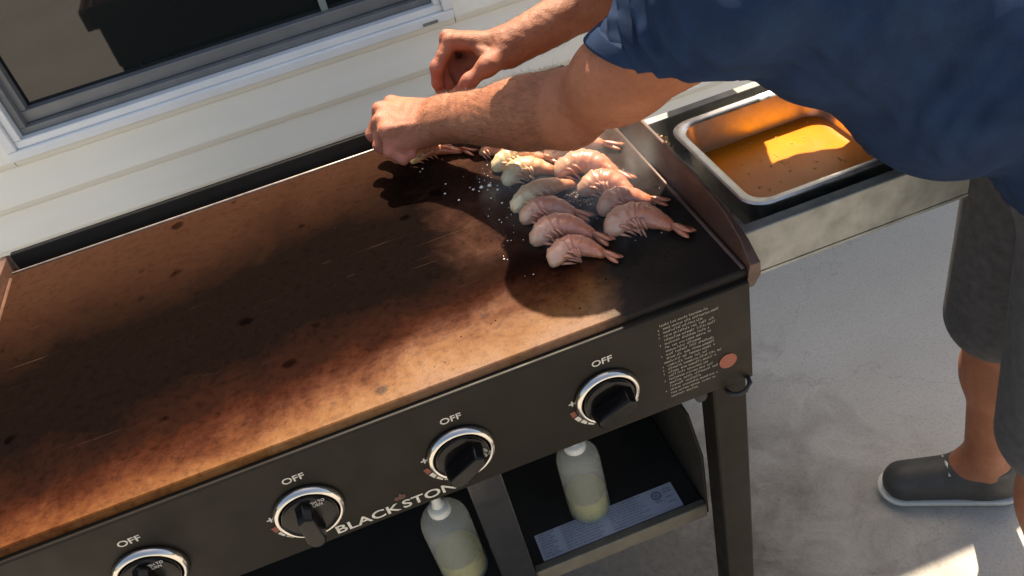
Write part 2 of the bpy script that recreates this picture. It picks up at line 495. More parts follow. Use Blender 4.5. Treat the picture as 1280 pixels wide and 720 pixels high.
def text_mesh(s, size, bold=0.0, sx=1.0, shear=0.0, space=1.0, align='CENTER'):
    c = bpy.data.curves.new('text', 'FONT')
    c.body = s; c.size = size; c.offset = bold; c.shear = shear; c.space_character = space
    c.align_x = align; c.align_y = 'CENTER'; c.extrude = 0.0002
    o = bpy.data.objects.new('text', c); COL.objects.link(o)
    dg = bpy.context.evaluated_depsgraph_get()
    me = bpy.data.meshes.new_from_object(o.evaluated_get(dg))
    v = [(q.co.x * sx, q.co.y, q.co.z) for q in me.vertices]
    f = [tuple(p.vertices) for p in me.polygons]
    bpy.data.objects.remove(o); bpy.data.curves.remove(c); bpy.data.meshes.remove(me)
    return v, f

def panel_text(mb, s, size, x, z, y, **kw):
    v, f = text_mesh(s, size, **kw)
    return mb.add([(x + a, y - c_, z + b_) for a, b_, c_ in v], f)

# ------------------------------------------------------------------ signed distance surface mesher (skin, cloth)
def seg(a, b, ra, rb, **kw): return ('s', np.array(a, float), np.array(b, float), float(ra), float(rb))
def ell(c, r, rot=None): return ('e', np.array(c, float), np.array(r, float), rot)
def uni(k, *n): return ('u', k, list(n))

def ev(nd, P, c=None, R=0.0):
    if nd[0] == 's':
        _, a, b_, ra, rb = nd
        ab = b_ - a
        if c is not None:
            h0 = min(1, max(0, float((c - a) @ ab) / max(1e-9, float(ab @ ab))))
            if np.linalg.norm(c - a - h0 * ab) - max(ra, rb) > R + 0.09:
                return None
        pa = P - a
        h = np.clip(pa @ ab / max(1e-9, float(ab @ ab)), 0, 1)
        return np.linalg.norm(pa - h[:, None] * ab, axis=1) - (ra + (rb - ra) * h)
    if nd[0] == 'e':
        _, q, r, rot = nd
        if c is not None and np.linalg.norm(c - q) - max(r) > R + 0.09:
            return None
        p = P - q
        if rot is not None: p = p @ rot
        k0 = np.linalg.norm(p / r, axis=1); k1 = np.linalg.norm(p / (r * r), axis=1)
        return k0 * (k0 - 1) / np.maximum(k1, 1e-6)
    k = nd[1]; d = None
    for ch in nd[2]:
        e = ev(ch, P, c, R)
        if e is None: continue
        if d is None: d = e
        elif k <= 0: d = np.minimum(d, e)
        else:
            h = np.maximum(k - np.abs(d - e), 0) / k
            d = np.minimum(d, e) - h * h * k * 0.25
    return d

def mesh_sdf(f, lo, hi, h, B=14, project=2):
    lo = np.array(lo, float); hi = np.array(hi, float)
    nb = np.ceil((hi - lo) / (h * B)).astype(int)
    idx = np.stack(np.meshgrid(*[np.arange(n) for n in nb], indexing='ij'), -1).reshape(-1, 3)
    cen = lo + (idx + 0.5) * h * B
    rad = h * B * 0.87
    dc = f(cen, None, 0)
    act = idx[np.abs(dc) < rad * 1.5 + 0.03]
    G = nb * B + 2
    off = np.stack(np.meshgrid(*[np.arange(B + 1)] * 3, indexing='ij'), -1)
    cells, verts, quads = [], [], []
    cid = lambda i: (i[..., 0] * G[1] + i[..., 1]) * G[2] + i[..., 2]
    for bi in act:
        o = bi * B
        ii = off + o
        Pn = (lo + ii * h).reshape(-1, 3)
        c = lo + (bi + 0.5) * h * B
        d = f(Pn, c, rad)
        if d is None: continue
        d = d.reshape(B + 1, B + 1, B + 1)
        sg = d < 0
        if sg.all() or not sg.any(): continue
        acc = np.zeros((B, B, B, 3)); cnt = np.zeros((B, B, B))
        for ax in range(3):
            for u in (0, 1):
                for v_ in (0, 1):
                    s0 = [slice(0, B)] * 3; s1 = [slice(0, B)] * 3
                    oth = [a for a in range(3) if a != ax]
                    for a, q in zip(oth, (u, v_)):
                        s0[a] = slice(q, B + q); s1[a] = slice(q, B + q)
                    s1[ax] = slice(1, B + 1)
                    d0 = d[tuple(s0)]; d1 = d[tuple(s1)]
                    cr = (d0 < 0) != (d1 < 0)
                    tt = np.where(cr, d0 / np.where(cr, d0 - d1, 1), 0)
                    acc[..., ax] += np.where(cr, tt, 0)
                    acc[..., oth[0]] += np.where(cr, u, 0)
                    acc[..., oth[1]] += np.where(cr, v_, 0)
                    cnt += cr
        has = cnt > 0
        ci = np.argwhere(has)
        pos = lo + (ci + o + acc[has] / cnt[has][:, None]) * h
        for _ in range(project):
            e = 0.0004
            d0 = f(pos, c, rad)
            g = np.stack([f(pos + np.eye(3)[a] * e, c, rad) - d0 for a in range(3)], -1) / e
            g2 = np.maximum((g * g).sum(1), 0.2)
            stp = np.clip(d0 / g2, -h * 0.6, h * 0.6)
            pos = pos - g * stp[:, None]
        cells.append(cid(ci + o)); verts.append(pos)
        for ax in range(3):
            s1 = [slice(0, B)] * 3; s1[ax] = slice(1, B + 1)
            d0 = sg[:B, :B, :B]; d1 = sg[tuple(s1)]
            cr = np.argwhere(d0 != d1)
            if not len(cr): continue
            fl = d0[tuple(cr.T)]
            b1, b2 = (ax + 1) % 3, (ax + 2) % 3
            e1 = np.eye(3, dtype=int)[b1]; e2 = np.eye(3, dtype=int)[b2]
            g0 = cr + o
            q = np.stack([cid(g0 - e1 - e2), cid(g0 - e2), cid(g0), cid(g0 - e1)], 1)
            q[~fl] = q[~fl][:, ::-1]
            quads.append(q)
    cells = np.concatenate(cells); verts = np.concatenate(verts); quads = np.concatenate(quads)
    order = np.argsort(cells); cs = cells[order]
    loc = np.searchsorted(cs, quads); loc = np.clip(loc, 0, len(cs) - 1)
    ok = (cs[loc] == quads).all(1)
    return verts, order[loc[ok]]

def np_mesh(name, V, F, mat, parent, attrs=None):
    base = np.array(wloc(parent))
    me = bpy.data.meshes.new(name)
    V = V - base
    me.vertices.add(len(V)); me.vertices.foreach_set('co', V.astype(np.float32).ravel())
    me.loops.add(F.size); me.loops.foreach_set('vertex_index', F.astype(np.int32).ravel())
    me.polygons.add(len(F))
    me.polygons.foreach_set('loop_start', np.arange(0, F.size, F.shape[1], dtype=np.int32))
    me.polygons.foreach_set('use_smooth', np.ones(len(F), bool))
    me.update(calc_edges=True); me.validate()
    me.materials.append(mat)
    for k, a in (attrs or {}).items():
        q = me.attributes.new(k, 'FLOAT', 'POINT'); q.data.foreach_set('value', a.astype(np.float32))
    o = bpy.data.objects.new(name, me); COL.objects.link(o); o.parent = parent
    return o

# ------------------------------------------------------------------ the setting: patio and house wall
GZ = -0.9
g = MB(); g.add([(-40, -40, GZ), (40, -40, GZ), (40, 40, GZ), (-40, 40, GZ)], [(0, 1, 2, 3)])
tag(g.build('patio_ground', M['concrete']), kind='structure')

WY = 1.15                                     # face of the wall
house = thing('house_wall', (0.2, WY + 0.1, GZ), 'cream house wall of horizontal lapped siding behind the griddle', 'house wall')
x0w, x1w, ztop = -3.2, 4.0, 0.95  # unseen wall top kept low so the sun clears it to the plate
wx0, wx1, wz0, wz1 = -0.58, 0.384, -0.047, 0.84     # window rough opening
wb = MB()
wb.box((x0w, WY + 0.004, GZ), (wx0, WY + 0.16, ztop)); wb.box((wx1, WY + 0.004, GZ), (x1w, WY + 0.16, ztop))
wb.box((wx0, WY + 0.004, GZ), (wx1, WY + 0.16, wz0)); wb.box((wx0, WY + 0.004, wz1), (wx1, WY + 0.16, ztop))
wb.build('sheathing', M['siding'], house)
STEP = 0.092
zs = -0.066 - 9 * STEP + 0.0
def board(xa, xb, zb, zt=None):
    zt = zb + STEP + 0.006 if zt is None else zt
    y = lambda d: WY - d
    poly = [(y(-0.002), zt), (y(-0.002), zb + 0.002), (y(0.0035), zb), (y(0.0115), zb + 0.007), (y(0.0165), zb + 0.0185), (y(0.0165), zb + 0.022),
            (y(0.003), zt)]
    if zt < zb + 0.03:
        poly = [(y(-0.002), zt), (y(-0.002), zb + 0.002), (y(0.0045), zb), (y(0.012), zb + 0.006), (y(0.0155), min(zt, zb + 0.016))]
    MB().prism(poly, 0, xa, xb).build('siding_board', M['siding'], house)
k = 0
while zs < ztop - 0.02:
    zt = zs + STEP
    if zs + 0.01 < wz0 < zt:                       # the course that the window bottom cuts
        board(x0w, wx0 - 0.002, zs); board(wx1 + 0.002, x1w, zs); board(wx0, wx1, zs, wz0 - 0.001)
    elif zt <= wz0 or zs >= wz1:
        board(x0w, x1w, zs)
    elif zs < wz1 < zt + 0.006:
        board(x0w, wx0 - 0.002, zs); board(wx1 + 0.002, x1w, zs)
    else:
        board(x0w, wx0 - 0.002, zs); board(wx1 + 0.002, x1w, zs)
    zs += STEP
# window: trim, sash, glass, muntin (parts of the wall)
win = bpy.data.objects.new('window', None); COL.objects.link(win); win.parent = house
win.location = Vector((wx0 + wx1, 2 * WY, 2 * wz0)) / 2 - house.location
fr = MB()
def frame_rect(mb, a0, a1, b0, b1, wd, y0, y1):
    mb.box((a0, y0, b0), (a1, y1, b0 + wd)); mb.box((a0, y0, b1 - wd), (a1, y1, b1))
    mb.box((a0, y0, b0 + wd), (a0 + wd, y1, b1 - wd)); mb.box((a1 - wd, y0, b0 + wd), (a1, y1, b1 - wd))
frame_rect(fr, wx0, wx1, wz0, wz1, 0.021, WY - 0.026, WY + 0.05)
fr.build('frame', M['vinyl'], win, bevel=0.003)
fr = MB(); frame_rect(fr, wx0 + 0.021, wx1 - 0.021, wz0 + 0.021, wz1 - 0.021, 0.016, WY - 0.017, WY + 0.06)
fr.build('inner_frame', M['vinyl'], win, bevel=0.002)
fr = MB(); frame_rect(fr, wx0 + 0.038, wx1 - 0.038, wz0 + 0.038, wz1 - 0.038, 0.014, WY + 0.004, WY + 0.06)
fr.build('screen_track', M['sash_grey'], win, bevel=0.0015)
fr = MB(); frame_rect(fr, wx0 + 0.040, wx1 - 0.040, wz0 + 0.053, wz1 - 0.040, 0.026, WY + 0.022, WY + 0.07)
fr.build('sash', M['sash_grey'], win, bevel=0.002)
MB().box((wx0 + 0.06, WY + 0.044, wz0 + 0.075), (wx1 - 0.06, WY + 0.05, wz1 - 0.06)).build('pane', M['glass'], win)
MB().box((0.118, WY + 0.036, wz0 + 0.0785), (0.134, WY + 0.0435, wz1 - 0.064)).build('muntin', M['curtain'], win, bevel=0.002)
MB().box((0.312, WY - 0.0285, wz0 + 0.004), (0.346, WY - 0.0255, wz0 + 0.010)).build('weep_slot', M['shelf_steel'], win)

# ------------------------------------------------------------------ the griddle
GR = Vector((0.0, 0.28, GZ))
gr = thing('griddle', GR, 'large black flat top griddle cart with copper brown cooking plate and chrome ringed knobs', 'griddle')
PT = 0.010                                     # top of plate
# plate: cross section in y,z swept along x; front edge rolled, rear edge chamfered
def plate_obj():
    nx, ny = 60, 44
    ys_ = [0.0086] + [0.0086 + 0.0035 * (1 - math.cos(a)) for a in (0.5, 1.0, 1.57)] + list(np.linspace(0.03, 0.556, ny)) + [0.562, 0.568, 0.5685]
    zs_ = [-0.0005, 0.0055, 0.0085, PT] + [PT] * ny + [PT + 0.0002, PT - 0.004, -0.010]
    xs_ = np.linspace(-0.462, 0.462, nx)
    v, f = [], []
    for x in xs_:
        for y, z in zip(ys_, zs_):
            v.append((x, y, z))
    n = len(ys_)
    for i in range(nx - 1):
        for j in range(n - 1):
            f.append((i * n + j, (i + 1) * n + j, (i + 1) * n + j + 1, i * n + j + 1))
    mb = MB().add(v, f)
    o = mb.build('cooking_plate', M['plate'], gr, smooth='auto', recalc=False)
    return o
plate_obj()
MB().box((-0.462, 0.012, -0.012), (0.462, 0.566, -0.001)).build('plate_underside', M['guard'], gr)
# side guards: taller at the back, sweeping down to the front
def side_guard(sx):
    a, b_ = (0.4585, 0.4755) if sx > 0 else (-0.4755, -0.4585)
    poly = [(0.004, 0.0), (0.004, 0.018), (0.03, 0.034), (0.075, 0.047), (0.15, 0.053), (0.36, 0.053), (0.48, 0.028), (0.60, 0.0235), (0.606, 0.020), (0.606, -0.03), (0.02, -0.03)]
    mb = MB().prism(poly, 0, a, b_)
    mb.v = [(x + sx * 0.0125 * max(0, z) / 0.055 if abs(x) < 0.46 else x, y, z) for x, y, z in mb.v]
    mb.build('side_guard', M['guard'], gr, bevel=0.0012)
    # rolled fillet bead where guard meets the plate
    c = [(0.4585 * sx, 0.012, PT - 0.001), (0.4585 * sx, 0.55, PT - 0.001)]
    MB().tube(c, 0.0030, 8).build('guard_weld', M['guard'], gr, smooth=True)
side_guard(1); side_guard(-1)
MB().tube([(-0.457, 0.563, PT + 0.0006), (0.457, 0.563, PT + 0.0006)], 0.0022, 8).build('rear_edge_glint', M['bead'], gr, smooth=True)  # bright bead added to draw the sunlit rear edge of the plate
MB().box((-0.458, 0.592, -0.03), (0.458, 0.602, 0.0265)).build('rear_guard', M['black_paint'], gr, bevel=0.002)  # black paint stands for the shade on its inner face
MB().box((-0.458, 0.569, -0.034), (0.458, 0.5915, -0.022)).build('grease_trough', M['black_paint'], gr)
# burner box and control panel
bb = MB(); bb.box((-0.452, 0.022, -0.150), (0.452, 0.58, -0.0125)); bb.build('burner_box', M['black_paint'], gr, bevel=0.003)
pn = MB()
prof = [(0.0205, -0.001), (0.002, -0.001), (0.0, -0.003), (0.0, -0.155), (0.002, -0.157), (0.0205, -0.157), (0.0205, -0.154), (0.004, -0.153), (0.004, -0.005), (0.0205, -0.004)]
pn.prism(prof, 0, -0.455, 0.4585)
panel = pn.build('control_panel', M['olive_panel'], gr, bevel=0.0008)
# knobs
def knob_y(ang):
    """local z -> -y (towards the viewer), local x -> x, turned by ang"""
    return Matrix(((1, 0, 0), (0, 0, -1), (0, 1, 0))) @ Matrix.Rotation(ang, 3, 'Z')
KZ = -0.0905
def make_knob(x, ang):
    k = bpy.data.objects.new('knob', None); COL.objects.link(k); k.parent = gr
    k.location = Vector((x, 0, KZ)) - GR
    c = (x, 0, KZ)
    A = knob_y(0)
    MB().lathe([(0.0385, 0.0004), (0.0405, 0.0006), (0.0402, 0.004), (0.0385, 0.0085), (0.0360, 0.0105), (0.0338, 0.0100), (0.0326, 0.0080), (0.0322, 0.003)], c, A, 64, cap1=False).build('bezel', M['chrome'], k, smooth=True)
    MB().lathe([(0.0321, 0.001), (0.0318, 0.011), (0.0308, 0.0135), (0.0270, 0.0145), (0.0235, 0.0148), (0.0, 0.0150)], c, A, 56, cap1=False).build('skirt', M['black_plastic'], k, smooth='auto')
    # grip: a tapering bar, rounded at its back end, pointed edge ahead
    B = knob_y(ang)
    out = []
    for a in np.linspace(math.pi, 2 * math.pi, 12):
        out.append((0.0105 * math.cos(a), -0.0135 + 0.012 * math.sin(a)))
    out += [(0.0085, 0.0215), (0.0, 0.0265), (-0.0085, 0.0215)]
    v, f = [], []
    for s, h in ((1.12, 0.0148), (1.0, 0.034), (0.93, 0.0365)):
        v += [tuple(Vector(c) + B @ Vector((p * s, q * s, h))) for p, q in out]
    n = len(out)
    for r in range(2):
        for i in range(n):
            j = (i + 1) % n
            f.append((r * n + i, r * n + j, (r + 1) * n + j, (r + 1) * n + i))
    f.append(tuple(range(2 * n, 3 * n)))
    MB().add(v, f).build('grip', M['black_plastic'], k, bevel=0.001)
    # printing on the skirt
    tx = MB()
    T = lambda p, q, h: tuple(Vector(c) + B @ Vector((p, q, h)))
    for s, hh, zz in (('PUSH TO', 0.0058, 0.0232), ('TURN', 0.0058, 0.0180)):
        v, f = text_mesh(s, hh, 0.00004)
        tx.add([T(0.0135 + a * 0.9, zz + b_, 0.0152 + c_) for a, b_, c_ in v], f)
    tx.add([T(-0.0042, 0.0185, 0.0154), T(0.0018, 0.0185, 0.0154), T(-0.0012, 0.0252, 0.0154)], [(0, 1, 2)])
    tx.build('knob_lettering', M['print_white'], k, recalc=False)
    return k
KX = [-0.2715, -0.0905, 0.0905, 0.2715]
KA = [0.0, 0.0, -1.0, -1.15]
for x, a in zip(KX, KA):
    make_knob(x, a)
# panel printing: OFF, +, gauge, name, flame, instructions
for x in KX:
    panel_text(MB(), 'OFF', 0.0125, x + 0.002, KZ + 0.0545, -0.0006, bold=0.00015, sx=1.15).build('off_lettering', M['print_white'], panel, recalc=False)
    panel_text(MB(), '+', 0.016, x - 0.0425, KZ + 0.0055, -0.0006, bold=0.0003).build('plus_mark', M['print_white'], panel, recalc=False)
    for i in range(4):
        a0, a1 = math.radians(190 + i * 13.5), math.radians(190 + i * 13.5 + 11)
        if i == 0: a0, a1 = math.radians(189), math.radians(201)
        r0, r1 = 0.0425, 0.0485 - 0.0005 * i
        q = [(x + r * math.cos(aa), -0.0008, KZ + r * math.sin(aa)) for r, aa in ((r0, a0), (r0, a1), (r1, a1), (r1, a0))]
        MB().add(q, [(0, 1, 2, 3)]).build('gauge_mark', M['print_white'] if i else M['print_red'], panel, recalc=False)
nm_ = MB()
panel_text(nm_, 'BLACK', 0.0185, -0.0385, -0.1425, -0.0006, bold=0.0003, sx=1.35, space=1.02)
panel_text(nm_, 'STONE', 0.0185, 0.0445, -0.1425, -0.0006, bold=0.0003, sx=1.35, space=1.02)
nm_.build('brand_lettering', M['print_white'], panel, recalc=False)
fl = MB()
pts = [(-0.006, 0), (-0.0075, 0.004), (-0.005, 0.008), (-0.002, 0.0055), (0.0005, 0.0115), (0.0045, 0.0065), (0.0065, 0.007), (0.0065, 0.0025), (0.004, 0)]
fl.add([(0.006 + a, -0.0008, -0.1315 + b_) for a, b_ in pts], [tuple(range(len(pts)))])
fl.build('flame_emblem', M['print_maroon'], panel, recalc=False)
v = [(0.4265 + 0.0115 * math.cos(a), -0.0008, -0.112 + 0.0115 * math.sin(a)) for a in np.linspace(0, 2 * math.pi, 28, endpoint=False)]
MB().add(v, [tuple(range(28))]).build('round_emblem', M['print_orange'], panel, recalc=False)

def word_strokes(mb, x, z, L, h, put):
    """illegibly small print: letter-sized strokes in words"""
    p = 0.0
    while p < L:
        wl = min(L - p, random.uniform(2.2, 7) * h)
        q = p
        while q < p + wl - 0.5 * h:
            r = random.random(); cw = h * random.uniform(0.38, 0.55); st = h * 0.17
            hh = h * (1.25 if r < 0.25 else 0.85)
            put(mb, x + q, z, st, hh)
            if r < 0.75: put(mb, x + q, z + hh * random.choice((0, 0.5, 0.85)), cw, st)
            if r > 0.4: put(mb, x + q + cw - st, z, st, hh * random.choice((0.6, 1)))
            q += cw + h * 0.18
        p += wl + 0.5 * h
def put_panel(mb, x, z, a, b_):
    mb.add([(x, -0.0007, z), (x + a, -0.0007, z), (x + a, -0.0007, z + b_), (x, -0.0007, z + b_)], [(0, 1, 2, 3)])
ins = MB()
z = -0.0175
lines = [(0, .060, 0), (1, .070, 1), (1, .050, 1), (1, .064, 1), (2, .066, 0), (1, .056, 1), (2, .058, 0), (2, .046, 0), (1, .061, 1), (2, .062, 0), (0, .066, 0), (1, .055, 1), (1, .070, 1), (1, .062, 1), (2, .052, 0), (1, .058, 1), (2, .064, 0), (2, .040, 0), (1, .062, 1), (2, .060, 0), (2, .036, 0)]
for ind, L, bul in lines:
    xx = 0.3445 + (0.0035 if ind else 0)
    if bul: put_panel(ins, 0.3440, z, 0.0008, 0.0024)
    word_strokes(ins, xx + 0.002, z, L, 0.0031, put_panel)
    z -= 0.00595
ins.build('instruction_print', M['print_grey'], panel, recalc=False)

# legs, shelf, post, labels
def leg(xa, xb, ya, yb):
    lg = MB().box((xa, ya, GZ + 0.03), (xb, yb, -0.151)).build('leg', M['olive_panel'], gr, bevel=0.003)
    MB().lathe([(0.021, GZ + 0.0), (0.023, GZ + 0.006), (0.021, GZ + 0.032)], ((xa + xb) / 2, (ya + yb) / 2, 0), None, 20).build('foot', M['rubber'], lg, smooth='auto')
leg(0.4065, 0.452, 0.005, 0.046); leg(-0.452, -0.4065, 0.005, 0.046)
leg(0.4065, 0.452, 0.52, 0.56); leg(-0.452, -0.4065, 0.52, 0.56)
MB().tube([(0.424, 0.003, -0.168), (0.426, -0.006, -0.166), (0.434, -0.010, -0.166), (0.442, -0.012, -0.162), (0.45, -0.008, -0.155), (0.452, 0.003, -0.153)], 0.003, 8).build('hook', M['rubber'], gr, smooth=True)
SZ = -0.475
shf = MB(); shf.box((-0.405, 0.0735, SZ - 0.012), (0.405, 0.54, SZ))
shelf = shf.build('bottom_shelf', M['black_paint'], gr, bevel=0.002)
MB().box((0.128, 0.0585, SZ - 0.024), (0.4055, 0.0725, SZ + 0.006)).build('shelf_lip', M['lip'], gr, bevel=0.002)
MB().box((-0.405, 0.0585, SZ - 0.024), (0.078, 0.0725, SZ + 0.006)).build('shelf_lip', M['lip'], gr, bevel=0.002)
for s in (-1, 1):
    poly = [(0.062, SZ - 0.02), (0.062, -0.36), (0.10, -0.305), (0.54, -0.30), (0.54, SZ - 0.02)]
    a, b_ = (0.4055, 0.4095) if s > 0 else (-0.4095, -0.4055)
    MB().prism(poly, 0, a, b_).build('side_panel', M['black_paint'], gr, bevel=0.001)
MB().box((-0.405, 0.541, SZ), (0.405, 0.546, -0.16)).build('back_panel', M['black_paint'], gr)
MB().box((0.079, 0.055, SZ - 0.03), (0.127, 0.063, -0.158)).build('centre_post', simple('glossy dark post', (0.014, 0.0135, 0.0135), 0.22, 0, 0.1, 20, 0.05, 300), gr, bevel=0.002)
MB().prism([(0.386, -0.158), (0.402, -0.158), (0.402, -0.176), (0.398, -0.182), (0.390, -0.182), (0.386, -0.176)], 1, 0.012, 0.022).build('panel_tab', M['rubber'], gr, bevel=0.001)
lab = MB().box((0.145, 0.0755, SZ + 0.0005), (0.375, 0.1235, SZ + 0.0016)).build('warning_sticker', M['sticker'], gr)
tx = MB()
def put_shelf(mb, x, y, a, b_):
    mb.add([(x, y, SZ + 0.0021), (x + a, y, SZ + 0.0021), (x + a, y + b_, SZ + 0.0021), (x, y + b_, SZ + 0.0021)], [(0, 1, 2, 3)])
yv = 0.1185
for i in range(9):
    word_strokes(tx, 0.149, yv - i * 0.0049, 0.022 if i % 2 else 0.028, 0.0026, put_shelf)
    word_strokes(tx, 0.186, yv - i * 0.0049, random.uniform(0.055, 0.066), 0.0023, put_shelf)
    word_strokes(tx, 0.262, yv - i * 0.0049, random.uniform(0.045, 0.066), 0.0021, put_shelf)
    if i in (1, 2, 4, 6): word_strokes(tx, 0.357, yv - i * 0.0049, 0.013, 0.0024, put_shelf)
ring = np.linspace(0, 2 * math.pi, 28, endpoint=False)
cx, cy = 0.344, 0.1085
v = [(cx + r * math.cos(a), cy + r * math.sin(a), SZ + 0.0022) for r in (0.0062, 0.0080) for a in ring]
tx.add(v, [(i, (i + 1) % 28, 28 + (i + 1) % 28, 28 + i) for i in range(28)])
for q in (-0.003, 0.0, 0.003): put_shelf(tx, cx - 0.004, cy + q - 0.0005, 0.008, 0.0013)
word_strokes(tx, cx - 0.005, cy - 0.0125, 0.011, 0.0023, put_shelf)
tx.build('sticker_print', M['print_dark'], lab, recalc=False)

# side shelf on the right: frame, sunken floor, bolts
sh = bpy.data.objects.new('side_shelf', None); COL.objects.link(sh); sh.parent = gr
sh.location = Vector((0.64, 0.22, 0)) - GR
SX0, SX1, SY0, SY1, SHZ = 0.4785, 0.790, 0.055, 0.366, 0.020
MB().box((SX0, SY0, SHZ - 0.070), (SX1, SY1, SHZ - 0.066)).build('shelf_floor', M['shelf_steel'], sh)
MB().box((SX0, SY1 - 0.017, SHZ - 0.0655), (SX1, SY1, SHZ)).build('rail', M['shelf_steel'], sh, bevel=0.002)
MB().box((SX0, SY0, SHZ - 0.0655), (SX1, SY0 + 0.017, SHZ)).build('rail', M['shelf_steel'], sh, bevel=0.002)
MB().box((SX0, SY0 + 0.0175, SHZ - 0.0655), (SX0 + 0.016, SY1 - 0.0175, SHZ - 0.001)).build('rail', M['shelf_steel'], sh, bevel=0.002)
MB().box((SX1 - 0.016, SY0 + 0.0175, SHZ - 0.0655), (SX1, SY1 - 0.0175, SHZ - 0.001)).build('rail', M['shelf_steel'], sh, bevel=0.002)
for yb in (0.10, 0.33):
    MB().lathe([(0.006, 0), (0.006, 0.003), (0.004, 0.0045), (0.0, 0.005)], (0.4865, yb, SHZ - 0.001), None, 12, cap1=False).build('bolt', M['bolt'], sh, smooth='auto')
MB().prism([(0.06, -0.03), (0.36, -0.03), (0.33, -0.05), (0.09, -0.05)], 0, 0.4765, 0.4782).build('bracket', M['black_paint'], sh)

# ------------------------------------------------------------------ steel pan of sauce on the side shelf
def rrect(x0, x1, y0, y1, r, z, n=7):
    pts = []
    for cx, cy, a0 in ((x1 - r, y1 - r, 0), (x0 + r, y1 - r, 90), (x0 + r, y0 + r, 180), (x1 - r, y0 + r, 270)):
        for i in range(n):
            a = math.radians(a0 + 90 * i / (n - 1))
            pts.append((cx + r * math.cos(a), cy + r * math.sin(a), z))
    return pts
def loft(mb, rings, cap0=False, cap1=False):
    n = len(rings[0]); v = [p for r in rings for p in r]; f = []
    for k in range(len(rings) - 1):
        for i in range(n):
            j = (i + 1) % n
            f.append((k * n + i, k * n + j, (k + 1) * n + j, (k + 1) * n + i))
    if cap0: f.append(tuple(range(n)))
    if cap1: f.append(tuple(range((len(rings) - 1) * n, len(rings) * n)))
    return mb.add(v, f)
PX0, PX1, PY0, PY1, PZ = 0.506, 0.745, 0.078, 0.308, 0.032
def pr_ring(ins, z, r=0.03): return rrect(PX0 + ins, PX1 - ins, PY0 + ins, PY1 - ins, max(0.008, r - ins * 0.4), z)
pan = thing('steam_pan', ((PX0 + PX1) / 2, (PY0 + PY1) / 2, SHZ - 0.066), 'rectangular stainless steel pan of orange sauce on the griddle side shelf', 'pan')
mb = MB(); loft(mb, [pr_ring(0.0, PZ - 0.004), pr_ring(-0.001, PZ - 0.001), pr_ring(0.001, PZ + 0.001), pr_ring(0.010, PZ), pr_ring(0.013, PZ - 0.003), pr_ring(0.015, PZ - 0.02), pr_ring(0.021, PZ - 0.072), pr_ring(0.029, PZ - 0.0765)], cap1=True)
loft(mb, [pr_ring(0.0, PZ - 0.004), pr_ring(0.011, PZ - 0.006), pr_ring(0.0138, PZ - 0.02), pr_ring(0.0198, PZ - 0.072), pr_ring(0.028, PZ - 0.0776)], cap1=True)
mb.build('pan_shell', M['steel'], pan, smooth='auto', recalc=False)
SAZ = PZ - 0.050
mb = MB(); loft(mb, [pr_ring(0.0188, SAZ + 0.0008), pr_ring(0.0215, SAZ), pr_ring(0.035, SAZ - 0.0003), pr_ring(0.06, SAZ - 0.0004)], cap1=True)
mb.build('sauce', M['sauce'], pan, smooth=True)
mb = MB(); loft(mb, [pr_ring(0.0158, SAZ + 0.0165), pr_ring(0.0170, SAZ + 0.008), pr_ring(0.0184, SAZ - 0.003)])
mb.build('sauce_film', M['sauce_film'], pan, smooth=True)
fb = MB()
for i in range(60):
    x, y, r = rng.uniform(PX0 + 0.03, PX1 - 0.03), rng.uniform(PY0 + 0.03, PY1 - 0.03), rng.uniform(0.0007, 0.0022)
    fb.lathe([(r, 0), (r * 0.8, r * 0.4), (0.0001, r * 0.6)], (x, y, SAZ - 0.0003), None, 8, cap0=False, cap1=False)
o = fb.build('oil_spots', M['sauce_film'], pan, smooth=True); o['kind'] = 'stuff'
# crumbs in the corner of the side shelf
cr = MB()
for i in range(70):
    q = rng.normal(0, 1, 2)
    c = Vector((0.5025 + 0.010 * q[0], 0.300 + 0.013 * q[1], SHZ - 0.063 + 0.046 * random.random() * 0.2))
    c.x = min(max(c.x, 0.4965), 0.515); c.z = SHZ - 0.063 + 0.010 * random.random() + 0.05 * (c.x < 0.507)
    r = random.uniform(0.0015, 0.0042)
    rot = Matrix.Rotation(random.random() * 6, 3, (random.random(), random.random(), 0.3))
    v = [tuple(c + rot @ Vector(p) * r * random.uniform(0.6, 1.2)) for p in ((1, 0, 0), (-1, 0, 0), (0, 1, 0), (0, -1, 0), (0, 0, 0.7), (0, 0, -0.7))]
    cr.add(v, [(0, 2, 4), (2, 1, 4), (1, 3, 4), (3, 0, 4), (2, 0, 5), (1, 2, 5), (3, 1, 5), (0, 3, 5)])
tag(cr.build('food_crumbs', M['crumb'], loc=(0.5025, 0.30, SHZ - 0.066)), 'small heap of brown crumbs between the steel pan and the side shelf rail', 'crumbs', kind='stuff')

# ------------------------------------------------------------------ squeeze bottles on the lower shelf
def bottle(x, y, oilh, label, R=0.0325):
    bt = thing('squeeze_bottle', (x, y, SZ), label, 'bottle', 'squeeze bottles on the lower shelf')
    c = (x, y, SZ)
    prof = [(0.0, 0.0006), (R - 0.004, 0.0006), (R, 0.004), (R, 0.120), (R - 0.0015, 0.130), (R - 0.006, 0.139), (0.0215, 0.146), (0.0150, 0.149)]
    MB().lathe(prof, c, None, 40, cap0=False, cap1=False).build('bottle_body', M['bottle'], bt, smooth='auto')
    prof = [(0.0153, 0.1485), (0.0165, 0.150), (0.0165, 0.158), (0.0145, 0.161), (0.0095, 0.164), (0.0075, 0.170), (0.0052, 0.188), (0.0036, 0.199), (0.0028, 0.1995), (0.0, 0.1995)]
    MB().lathe(prof, c, None, 32, cap1=False).build('cone_cap', M['cap'], bt, smooth='auto')
    MB().lathe([(R - 0.0075, 0.0032), (R - 0.0022, 0.0062), (R - 0.0022, oilh), (0.0, oilh)], c, None, 36, cap1=False).build('oil', M['oil'], bt, smooth='auto')
    return bt
